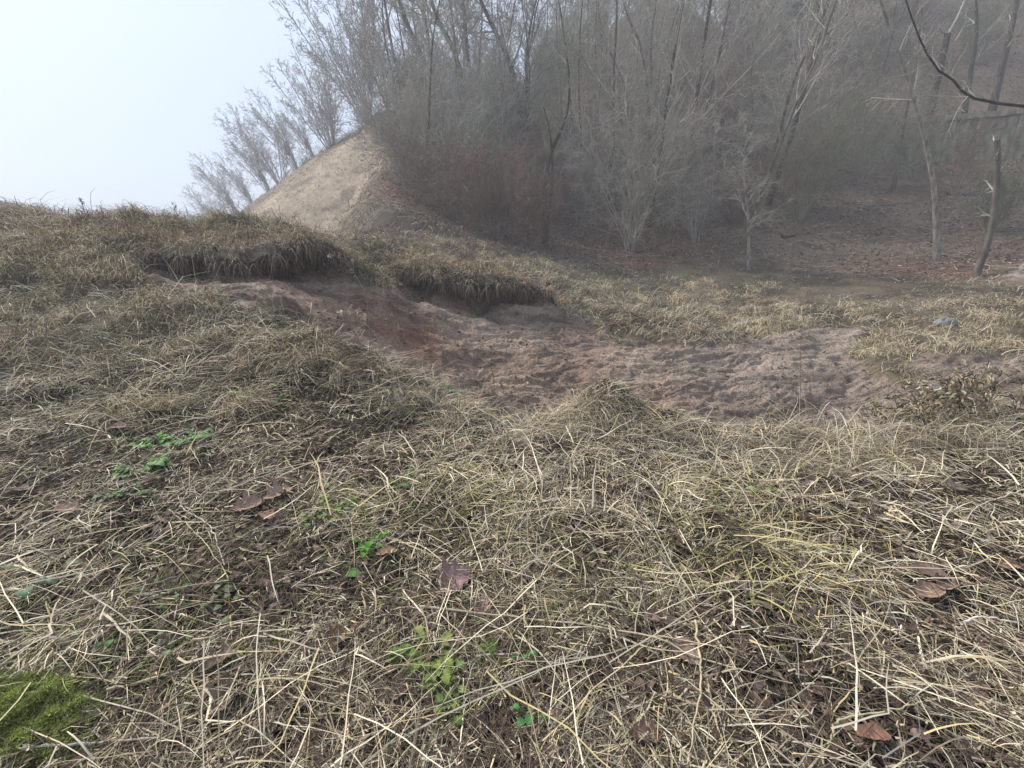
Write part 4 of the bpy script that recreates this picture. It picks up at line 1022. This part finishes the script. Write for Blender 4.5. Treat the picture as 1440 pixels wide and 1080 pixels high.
# tall dead weeds that stand up against the bare earth
def weed(px, Ydist, label, r0=.0035, heads=4, col=(.30, .25, .19)):
    b = gp(*px[0], 3) if Ydist is None else at(*px[0], Ydist)
    if Ydist is not None: b[2] = float(height(b[0], b[1]))
    Y = b[1]
    P = [b * 1.0] + [at(u, v, Y) for u, v in px[1:]]; P = np.array(P) - b
    L, Rr = trunk_lines([P], r0, K=12, tip=.4, wob=.02)
    v, f = tubes(L, Rr, 5)
    r = empty('dead_weed', b); tag(r, label, 'dead weed')
    obj('stem', make_mesh('stem', v, f, M_straw, np.array(col) * np.ones((len(v), 1))), r)
    if heads:
        Q, Rq = grow(L, Rr, heads, .18, .7, 5, -.05, .2, .6, .55, 1.0, rmin=.002)
        bg_ = Bag(); v, f = tubes(Q, Rq, 3); bg_.add(v, f, np.array(col))
        E = Q[:, -1]; n = 10
        PP = E[:, None, None] + np.cumsum(rng.normal(0, .008, (len(E), n, 3, 3)), 2); PP = PP.reshape(-1, 3, 3)
        v, f = ribbons(PP, np.full(PP.shape[:2], .008), rng.normal(0, 1, (len(PP), 3))); bg_.add(v, f, np.array(col) * 1.3)
        obj('seed_head', bg_.mesh('seed_head', M_straw), r)
weed([(520, 500), (518, 420), (500, 385), (480, 362)], 4.4, 'tallest dead weed standing before the red earth, leaning left')
weed([(548, 520), (530, 470), (510, 452), (508, 440)], 4.1, 'dead weed with a drooping seed head on the grassy crest', heads=5, col=(.40, .34, .25))
weed([(500, 505), (495, 465), (490, 436), (482, 440)], 4.2, 'pale weed with a nodding top beside the drooping one', heads=5, col=(.42, .36, .27))
weed([(700, 600), (695, 540), (690, 510), (675, 500)], 3.7, 'thin dark weed stalk standing on the crest in the centre', heads=2, col=(.22, .18, .14))
weed([(818, 592), (775, 510), (745, 472), (724, 420)], 4.2, 'long thin grass stalk slanting up left across the bare earth', .0022, 0, (.42, .36, .28))
weed([(975, 600), (1010, 560), (1040, 520), (1055, 500)], 4.0, 'thin stalk slanting up right across the bare earth', .0022, 0, (.38, .32, .26))
weed([(1126, 600), (1126, 540), (1126, 470)], 4.4, 'single upright thin stem standing in the bare earth', .003, 0, (.14, .12, .09))
weed([(1280, 600), (1270, 560), (1240, 520), (1235, 500)], 4.2, 'bent pale stalk left of the pale-leaved dead plant', .003, 0, (.42, .36, .28))
weed([(1145, 570), (1165, 562), (1185, 580)], 3.6, 'white curved blade rising over the near edge of the bare earth', .0045, 0, (.72, .66, .52))
weed([(255, 318), (248, 300), (242, 284)], 8.2, 'tiny dark weed sticking up from the skyline of the left bank', .005, 4, (.10, .09, .07))
weed([(120, 300), (116, 290), (114, 281)], 8.3, 'small dark weed tuft on the left skyline', .006, 6, (.10, .09, .06))
weed([(275, 396), (268, 350), (262, 330)], 6.0, 'pale bent stalk in front of the left turf overhang', .004, 2, (.38, .32, .24))
weed([(300, 410), (318, 360), (322, 345)], 5.8, 'thin stalk standing in the dark hollow of the left bank', .003, 0, (.30, .25, .19))

# ------------------------------------------------------------------ fallen leaves seen one by one
def oak_outline(n=72, lobes=4, seed=0):
    t = np.linspace(0, 1, n // 2)
    wv = (np.sin(t * math.pi) ** .8) * (.28 + .16 * t) * (1 + .42 * np.sin(t * math.pi * 2 * lobes - 1.2 + seed)) + .012
    up = np.stack([t, wv], -1); dn = np.stack([t[::-1], -wv[::-1] * .95], -1)
    return up, dn
def leaf_mesh(kind, size, col, curl, seed):
    n = 56; m = 9
    t = np.linspace(0, 1, n)
    if kind == 'oak': wv = (np.sin(np.clip(t * 1.02, 0, 1) * math.pi) ** .7) * (.20 + .20 * t) * (1 + .27 * np.sin(t * math.pi * 7 + seed))
    elif kind == 'maple': wv = (np.sin(t * math.pi) ** .45) * .48 * (1 + .25 * np.sin(t * math.pi * 6 + seed))
    elif kind == 'strip': wv = np.sin(t * math.pi) ** .8 * .11
    else: wv = np.sin(t * math.pi) ** .7 * .30
    wv = wv + .008
    sgn = np.linspace(-1, 1, m)
    V = np.zeros((n, m, 3)); V[..., 0] = (t[:, None] - .5); V[..., 1] = wv[:, None] * sgn[None] * (1 + .12 * np.sin(seed * 3 + t * 9))[:, None]
    V[..., 2] = curl * (V[..., 1] ** 2) * 2.2 + .35 * curl * (V[..., 0]) ** 2 + .05 * fbm(V[..., 0] * 6 + seed, V[..., 1] * 6, seed, 3) - .02 * (1 - np.abs(sgn[None])) 
    V *= size
    i = np.arange(n * m).reshape(n, m); F = np.stack([i[:-1, :-1], i[1:, :-1], i[1:, 1:], i[:-1, 1:]], -1).reshape(-1, 4)
    # thickness
    V2 = V.copy(); V2[..., 2] -= .0009
    Vs = np.vstack([V.reshape(-1, 3), V2.reshape(-1, 3)]); F2 = F[:, ::-1] + n * m
    cc = np.array(col) * (1 + .22 * fbm(Vs[:, 0] / size * 9 + seed, Vs[:, 1] / size * 9, seed + 4, 3))[:, None]
    return Vs, np.vstack([F, F2]), cc
def leaf(u, v, kind, wpx, col, rz, label, curl=1.0, lift=.042, tx=0, ty=0):
    p = gp(u, v, .4); dist = np.linalg.norm(p - CAM); size = wpx / FPX * dist * .74
    V, F, c = leaf_mesh(kind, size, col, curl, int(u) % 17)
    o = obj('fallen_leaf', make_mesh('fallen_leaf', V, F, M_leaf, c))
    q = Vector((p[0], p[1], p[2] + lift)); o.location = q; o.rotation_euler = (tx + rng.normal(0, .12), ty + rng.normal(0, .12), R(rz))
    tag(o, label, 'leaf')
    pt = np.array([[[-.5 * size, 0, 0], [-.62 * size, .01 * size, .01 * size], [-.78 * size, .05 * size, -.02 * size]]]); v_, f_ = tubes(pt, np.full((1, 3), .0012), 4)
    obj('leaf_stem', make_mesh('leaf_stem', v_, f_, M_leaf, np.array(col) * .7 * np.ones((len(v_), 1))), o)
BR, PK, OR, PU, GB, TN = (.20, .115, .08), (.27, .155, .125), (.33, .17, .07), (.155, .095, .10), (.19, .145, .11), (.34, .25, .17)
leaf(350, 722, 'oak', 46, (.34, .225, .175), 20, 'brown oak leaf, left half of the pair near the green tuft', tx=.5)
leaf(392, 705, 'oak', 46, (.36, .235, .175), 50, 'brown oak leaf with curled edge, right half of the pair near the green tuft', curl=1, tx=.3)
leaf(375, 738, 'oak', 36, (.22, .125, .09), -30, 'small brown oak leaf lying just under the pair')
leaf(637, 826, 'maple', 54, (.28, .18, .165), 10, 'largest purple-brown leaf in the centre foreground', curl=.4, tx=.35)
leaf(677, 862, 'oak', 46, (.31, .19, .155), 100, 'pinkish oak leaf with clear lobes over the forked stalk', curl=.4, tx=.35)
leaf(668, 778, 'oak', 36, (.33, .21, .10), 70, 'orange-tan leaf standing above the purple-brown leaf', tx=.5)
leaf(733, 832, 'strip', 30, (.33, .19, .09), 50, 'narrow orange strip of leaf right of the purple-brown leaf')
leaf(475, 908, 'oak', 42, (.27, .17, .085), 70, 'yellow-brown leaf at the bottom, left of centre', tx=.4)
leaf(566, 985, 'oval', 44, (.21, .15, .12), 60, 'dull brown leaf just left of the bright green herb')
leaf(545, 790, 'oval', 36, (.33, .20, .12), 20, 'orange-brown leaf beside the small green plant left of centre')
leaf(962, 930, 'oval', 52, (.23, .165, .13), -60, 'large grey-brown leaf under the forked stalk', curl=.5, tx=.3)
leaf(945, 890, 'oval', 28, (.30, .21, .16), 0, 'small pinkish leaf above the large grey-brown leaf')
leaf(915, 882, 'oval', 26, (.25, .16, .13), -20, 'small dull red leaf left of the small pinkish leaf')
leaf(1300, 820, 'oval', 42, (.16, .105, .085), -40, 'dark brown leaf, uppermost of the three at the right')
leaf(1325, 835, 'oval', 36, (.18, .12, .10), 30, 'dark brown leaf, middle of the three at the right')
leaf(1302, 846, 'oval', 40, (.29, .19, .135), 5, 'lighter brown leaf, lowest of the three at the right')
leaf(1412, 808, 'oval', 26, (.27, .15, .09), -15, 'small rusty leaf near the right edge above the dark hollow')
leaf(1222, 1050, 'oval', 40, (.25, .13, .09), -10, 'reddish leaf near the bottom edge, right of the wet pocket')
leaf(1150, 742, 'oval', 0.1 + 24, (.30, .18, .10), 10, 'small orange leaf in the straw right of the yellow patch')
leaf(310, 945, 'oak', 50, (.22, .155, .115), 40, 'brown oak leaf under the long pale stalk at the lower left')
leaf(322, 1000, 'oak', 60, (.24, .18, .135), 80, 'large grey-tan oak leaf above the bottom edge at the left')
leaf(215, 686, 'oval', 26, (.25, .18, .14), 40, 'small grey-pink leaf beside the green plant at the left')
leaf(98, 728, 'oval', 34, (.24, .15, .11), -30, 'reddish-brown leaf at the far left among the straw')
leaf(28, 702, 'oval', 30, (.24, .19, .15), 10, 'grey-tan leaf close to the left edge')
leaf(222, 585, 'oval', 44, (.20, .12, .09), 5, 'dull red-brown leaf patch on the upper left of the near slope', lift=.02)
leaf(655, 638, 'oval', 32, (.35, .24, .17), 20, 'pale tan leaf just below the notch in the crest')
leaf(1345, 700, 'oval', 40, (.33, .26, .20), 10, 'pale leaf above the right foreground, largest in its area')
leaf(1135, 690, 'oval', 20, (.38, .30, .23), 30, 'tiny pale round leaf in the dark hollow under the long arching straw')
leaf(1058, 637, 'oval', 30, (.24, .13, .05), 10, 'rusty leaf tucked under the straw on the crest')
leaf(905, 1050, 'oak', 46, (.17, .09, .07), -10, 'dark reddish leaf at the bottom edge under the straw fan')
leaf(170, 610, 'oval', 24, (.24, .16, .12), -10, 'small brown leaf left of the upper green plant')
leaf(845, 420 + 370, 'oval', 18, (.40, .32, .24), -20, 'tiny pale leaf in the dark soil pocket in the centre')

protoL = []
for q in range(5):
    V, F, c = leaf_mesh(['oval', 'oak', 'oval', 'strip', 'oak'][q], 1.0, [(.22, .14, .10), (.27, .18, .13), (.17, .11, .085), (.30, .19, .11), (.20, .14, .11)][q], 1.8, 20 + q)
    protoL.append(make_mesh('fallen_leaf', V, F, M_leaf, c))
lu = rng.uniform(0, 1440, 70); lv_ = rng.uniform(600, 1075, 70)
for q, p in enumerate(ground_at(lu, lv_, .4)):
    o = obj('fallen_leaf', protoL[q % 5], loc=(p[0], p[1], p[2] + rng.uniform(.015, .04)))
    o.scale = (rng.uniform(.03, .065),) * 3; o.rotation_euler = (rng.normal(0, .5), rng.normal(0, .5), rng.random() * 6.28)
    tag(o, 'small curled dead leaf half buried in the straw', 'leaf', 'small dead leaves scattered in the straw')

# ------------------------------------------------------------------ small green plants
def herb(u, v, n, spread_px, col, label, leafpx=8, lobed=True, h=.05):
    p = gp(u, v, .4); dist = np.linalg.norm(p - CAM); k = dist / FPX * 1.1
    spread = spread_px * k; ls = leafpx * k * .85
    r = empty('green_plant', p); tag(r, label, 'green plant')
    sb = Bag(); lb = Bag()
    for i in range(n):
        a = rng.random() * 6.283; d = spread * math.sqrt(rng.random())
        e = np.array([math.cos(a) * d, math.sin(a) * d * 1.0, 0]); e[2] = float(height(p[0] + e[0], p[1] + e[1])) - p[2] + rng.uniform(.4, 1.2) * h
        s0 = np.array([e[0] * .25, e[1] * .25, 0.0]); s0[2] = float(height(p[0] + s0[0], p[1] + s0[1])) - p[2]
        md = (s0 + e) / 2; md[2] += h * .4
        v_, f_ = tubes(np.array([[s0, md, e]]), np.full((1, 3), .0012), 4); sb.add(v_, f_, np.array(col) * .8)
        nl = 5 if lobed else 1
        for j in range(nl):
            tt = 1 - .16 * j; q = s0 * (1 - tt) + e * tt + np.array([0, 0, h * .3 * (1 - tt)]); aa = a + (0 if j == 0 else (1 if j % 2 else -1) * rng.uniform(.7, 1.3))
            sz = ls * rng.uniform(.7, 1.2) * (1 if j == 0 else .8)
            t = np.linspace(0, 1, 9)
            wv = (np.sin(np.clip(t, .02, .98) * math.pi) ** .7) * .42 * (1 + (.22 * np.sin(t * 22) if lobed else 0))
            m = 5; sg = np.linspace(-1, 1, m)
            L = np.zeros((9, m, 3)); L[..., 0] = t[:, None]; L[..., 1] = wv[:, None] * sg; L[..., 2] = .25 * np.abs(L[..., 1]) + .25 * np.sin(t * 2)[:, None] - .3 * t[:, None] ** 2
            L *= sz; ca, sa = math.cos(aa), math.sin(aa); M = np.array([[ca, sa, 0], [-sa, ca, 0], [0, 0, 1]]); L = L.reshape(-1, 3) @ M + q
            ii = np.arange(9 * m).reshape(9, m); F = np.stack([ii[:-1, :-1], ii[1:, :-1], ii[1:, 1:], ii[:-1, 1:]], -1).reshape(-1, 4)
            lb.add(L, F, np.array(col) * rng.uniform(.75, 1.25) * np.array([rng.uniform(.85, 1.2), 1, 1]))
    obj('stems', sb.mesh('stems', M_green), r); obj('leaves', lb.mesh('leaves', M_green), r)
GR = (.12, .19, .04); G2 = (.17, .235, .055); GD = (.07, .15, .045); GY = (.12, .17, .09)
herb(610, 935, 16, 34, G2, 'bright green ferny-leaved herb at the bottom centre, largest of the green plants', 13, h=.06)
herb(572, 945, 6, 14, GR, 'light green lobed leaves at the left side of the largest herb', 14, h=.06)
herb(628, 985, 10, 22, G2, 'green ferny sprig directly below the largest herb', 12, h=.05)
herb(632, 1020, 6, 12, GR, 'small green sprig near the bottom edge below the ferny sprigs', 10)
herb(690, 940, 8, 22, GR, 'green tuft of small leaves right of the largest herb', 9)
herb(748, 1022, 7, 14, (.07, .22, .06), 'dark green round-leaved sprig beside the bottom edge', 12, False)
herb(738, 930, 6, 12, (.07, .22, .06), 'two tiny round leaves right of the green tuft at the bottom', 9, False)
herb(455, 735, 12, 22, GR, 'bright green strand of round leaves on the left of the mossy tuft', 9, False, .05)
herb(522, 768, 12, 18, (.08, .25, .03), 'vivid green clump left of the orange-brown leaf', 10, True, .04)
herb(484, 816, 2, 3, (.09, .25, .06), 'single round green leaf lying below the vivid green clump', 18, False, .025)
herb(460, 797, 2, 4, (.14, .22, .07), 'single small pale round leaf up left of the round green leaf', 12, False, .025)
herb(480, 705, 12, 34, (.15, .25, .06), 'light green mossy tuft of fine leaves left of centre', 8)
herb(560, 685, 6, 16, GD, 'dull green leaves just below the black soil pocket', 11)
herb(200, 668, 12, 22, (.10, .19, .05), 'green nettle-like clump at the left of the foreground', 11, True, .05)
herb(218, 630, 8, 16, (.10, .24, .05), 'green sprig just above the nettle-like clump', 9)
herb(272, 622, 7, 18, (.09, .22, .06), 'green sprig right of the nettle-like clump', 9)
herb(180, 700, 6, 16, GD, 'dark green low leaves under the nettle-like clump', 9)
herb(340, 556, 4, 9, (.11, .24, .045), 'small bright green sprig, left one of the pair under the crest', 9)
herb(376, 552, 3, 6, (.11, .24, .045), 'small bright green sprig, right one of the pair under the crest', 9, False)
herb(395, 572, 4, 8, (.12, .26, .05), 'tiny green shoot just below the right sprig of the pair', 7)
herb(270, 888, 14, 40, GY, 'grey-green patch of small oval leaves above the long pale stalk', 9, False)
herb(30, 832, 10, 28, GY, 'grey-green broad leaves near the left edge', 14, False)
herb(190, 870, 9, 40, GD, 'dull green leaves under the bundle of grey stalks', 9, False)
herb(640, 552, 12, 18, GD, 'dark green tuft at the shaded edge of the crest above the notch', 8)
herb(880, 850, 2, 6, (.10, .16, .08), 'single dull green round leaf in the straw right of centre', 15, False, .02)
herb(1068, 700, 3, 6, (.28, .32, .08), 'yellow-green leaf in the straw right of centre', 12, False)

# moss
def moss(u, v, ru, rv, h, col, label, n):
    cu = rng.uniform(-1, 1, (n, 2)); cu = cu[(cu ** 2).sum(1) < 1]; U = u + cu[:, 0] * ru; Vv = v + cu[:, 1] * rv
    keep = rng.random(len(U)) < 1.35 - (cu ** 2).sum(1) * 1.2 + .7 * fbm(U * .03, Vv * .05, 97, 3)
    U = U[keep]; Vv = Vv[keep]; cu = cu[keep]; G = ground_at(U, Vv, .4); d2 = (cu ** 2).sum(1)
    bag = Bag(); nn = len(G); zt = G[:, 2] + h * (1 - d2) ** 1.3 * (.7 + .6 * vnoise(G[:, 0] * 30, G[:, 1] * 30, 7))
    c = np.array(col) * rng.uniform(.7, 1.25, (nn, 1)) * (1 - .35 * ss(.4, .7, vnoise(G[:, 0] * 22, G[:, 1] * 22, 3)))[:, None]
    blades(bag, G[:, 0], G[:, 1], rng.uniform(.008, .022, nn), .0028, rng.random(nn) * 6.3, rng.uniform(.5, 1.3, nn), rng.uniform(.0, .9, nn), c, K=3, hug=False, z0=zt - .004)
    tag(obj('moss', bag.mesh('moss', M_straw)), label, 'moss', kind='stuff')
moss(50, 1015, 120, 90, .065, (.24, .275, .06), 'bright yellow-green moss cushion in the bottom left corner', 26000)
moss(60, 935, 70, 30, .02, (.24, .24, .06), 'dull moss patch above the bright cushion at the left edge', 5000)
moss(310, 722, 22, 12, .015, (.15, .17, .03), 'dark olive moss beside the brown oak leaves', 1500)
moss(200, 770, 34, 12, .015, (.22, .23, .05), 'olive moss under the straight tan stalk at the left', 1600)
moss(250, 1000, 60, 40, .015, (.17, .21, .04), 'thin green moss right of the bright cushion', 4000)
moss(808, 850, 18, 12, .02, (.20, .26, .04), 'small green moss tuft under the centre stalks', 900)

# pale-leaved dead plant on the right end of the crest
def dead_plant(u, v, n, wpx, label):
    p = gp(u, v, 2.4); k = np.linalg.norm(p - CAM) / FPX
    r = empty('dead_plant', p); tag(r, label, 'dead plant')
    sp = []
    for i in range(n):
        x0 = rng.uniform(-1, 1) * wpx * k * .7; y0 = rng.uniform(-.2, .5)
        z0 = float(height(p[0] + x0, p[1] + y0)) - p[2]
        hgt = rng.uniform(.5, 1.1) * 42 * k; sp.append([(x0, y0, z0), (x0 + rng.normal(0, .04), y0, z0 + hgt * .6), (x0 + rng.normal(0, .1), y0 + rng.normal(0, .06), z0 + hgt)])
    L, Rr = trunk_lines(sp, .004, K=8, wob=.05); v_, f_ = tubes(L, Rr, 4)
    obj('stems', make_mesh('stems', v_, f_, M_straw, np.array([.16, .12, .085]) * np.ones((len(v_), 1))), r)
    lb = Bag(); Q, Rq = grow(L, Rr, 9, .3, .9, 4, -.05, .25, .6, .2, 1.0, rmin=.004)
    c = np.array([[.30, .24, .16], [.19, .145, .10], [.50, .43, .32], [.12, .09, .06], [.20, .21, .09]])[rng.choice(5, len(Q), p=[.22, .26, .1, .24, .18])]
    v_, f_ = ribbons(Q, np.tile(np.array([.004, .015, .013, .003]), (len(Q), 1)), rng.normal(0, 1, (len(Q), 3))); lb.add(v_, f_, np.repeat(c, 8, 0))
    obj('dry_leaves', lb.mesh('dry_leaves', M_leaf), r)
dead_plant(1345, 580, 95, 78, 'dead leafy plant with pale crumpled leaves on the right end of the crest')
def yleaf():
    p = at(1377, 552, 3.15); V, F, c = leaf_mesh('oval', .09, (.50, .52, .06), 1.0, 3)
    o = obj('yellow_leaf', make_mesh('yellow_leaf', V, F, M_leaf, c)); o.location = p; o.rotation_euler = (.9, .2, .4)
    tag(o, 'bright yellow-green leaf caught in the dead leafy plant on the crest', 'leaf')
yleaf()
for q, (u, v, lab) in enumerate([(1315, 546, 'pale crumpled leaf at the left of the dead leafy plant'), (1352, 548, 'whitish crumpled leaf in the middle of the dead leafy plant'), (1332, 568, 'pale yellow crumpled leaf low in the dead leafy plant')]):
    p = at(u, v, 3.12); V, F, c = leaf_mesh('oval', .075, (.55, .48, .38), 1.6, q + 2)
    o = obj('pale_leaf', make_mesh('pale_leaf', V, F, M_leaf, c)); o.location = p; o.rotation_euler = (.8, -.3 + q * .3, q * 1.3); tag(o, lab, 'leaf')


# ------------------------------------------------------------------ haze
bz0, bz1, bb = float(Z.min()) - 1.0, 62.0, 158.0
hv = np.array([[sx * bb, sy * bb, zz] for zz in (bz0, bz1) for sy in (-1, 1) for sx in (-1, 1)], float)
hf = np.array([[0, 2, 3, 1], [4, 5, 7, 6], [0, 1, 5, 4], [2, 6, 7, 3], [0, 4, 6, 2], [1, 3, 7, 5]])
hm = bpy.data.materials.new('haze'); hm.use_nodes = True
hm.node_tree.nodes.clear()
ho = hm.node_tree.nodes.new('ShaderNodeOutputMaterial'); pvn = hm.node_tree.nodes.new('ShaderNodeVolumePrincipled')
pvn.inputs['Density'].default_value = HAZE; pvn.inputs['Color'].default_value = (.93, .955, .98, 1); pvn.inputs['Anisotropy'].default_value = .1
hm.node_tree.links.new(pvn.outputs[0], ho.inputs['Volume'])
tag(obj('haze', make_mesh('haze', hv, hf, hm, smooth=False)), 'pale winter fog filling the valley and thickening with distance', 'fog', kind='stuff')
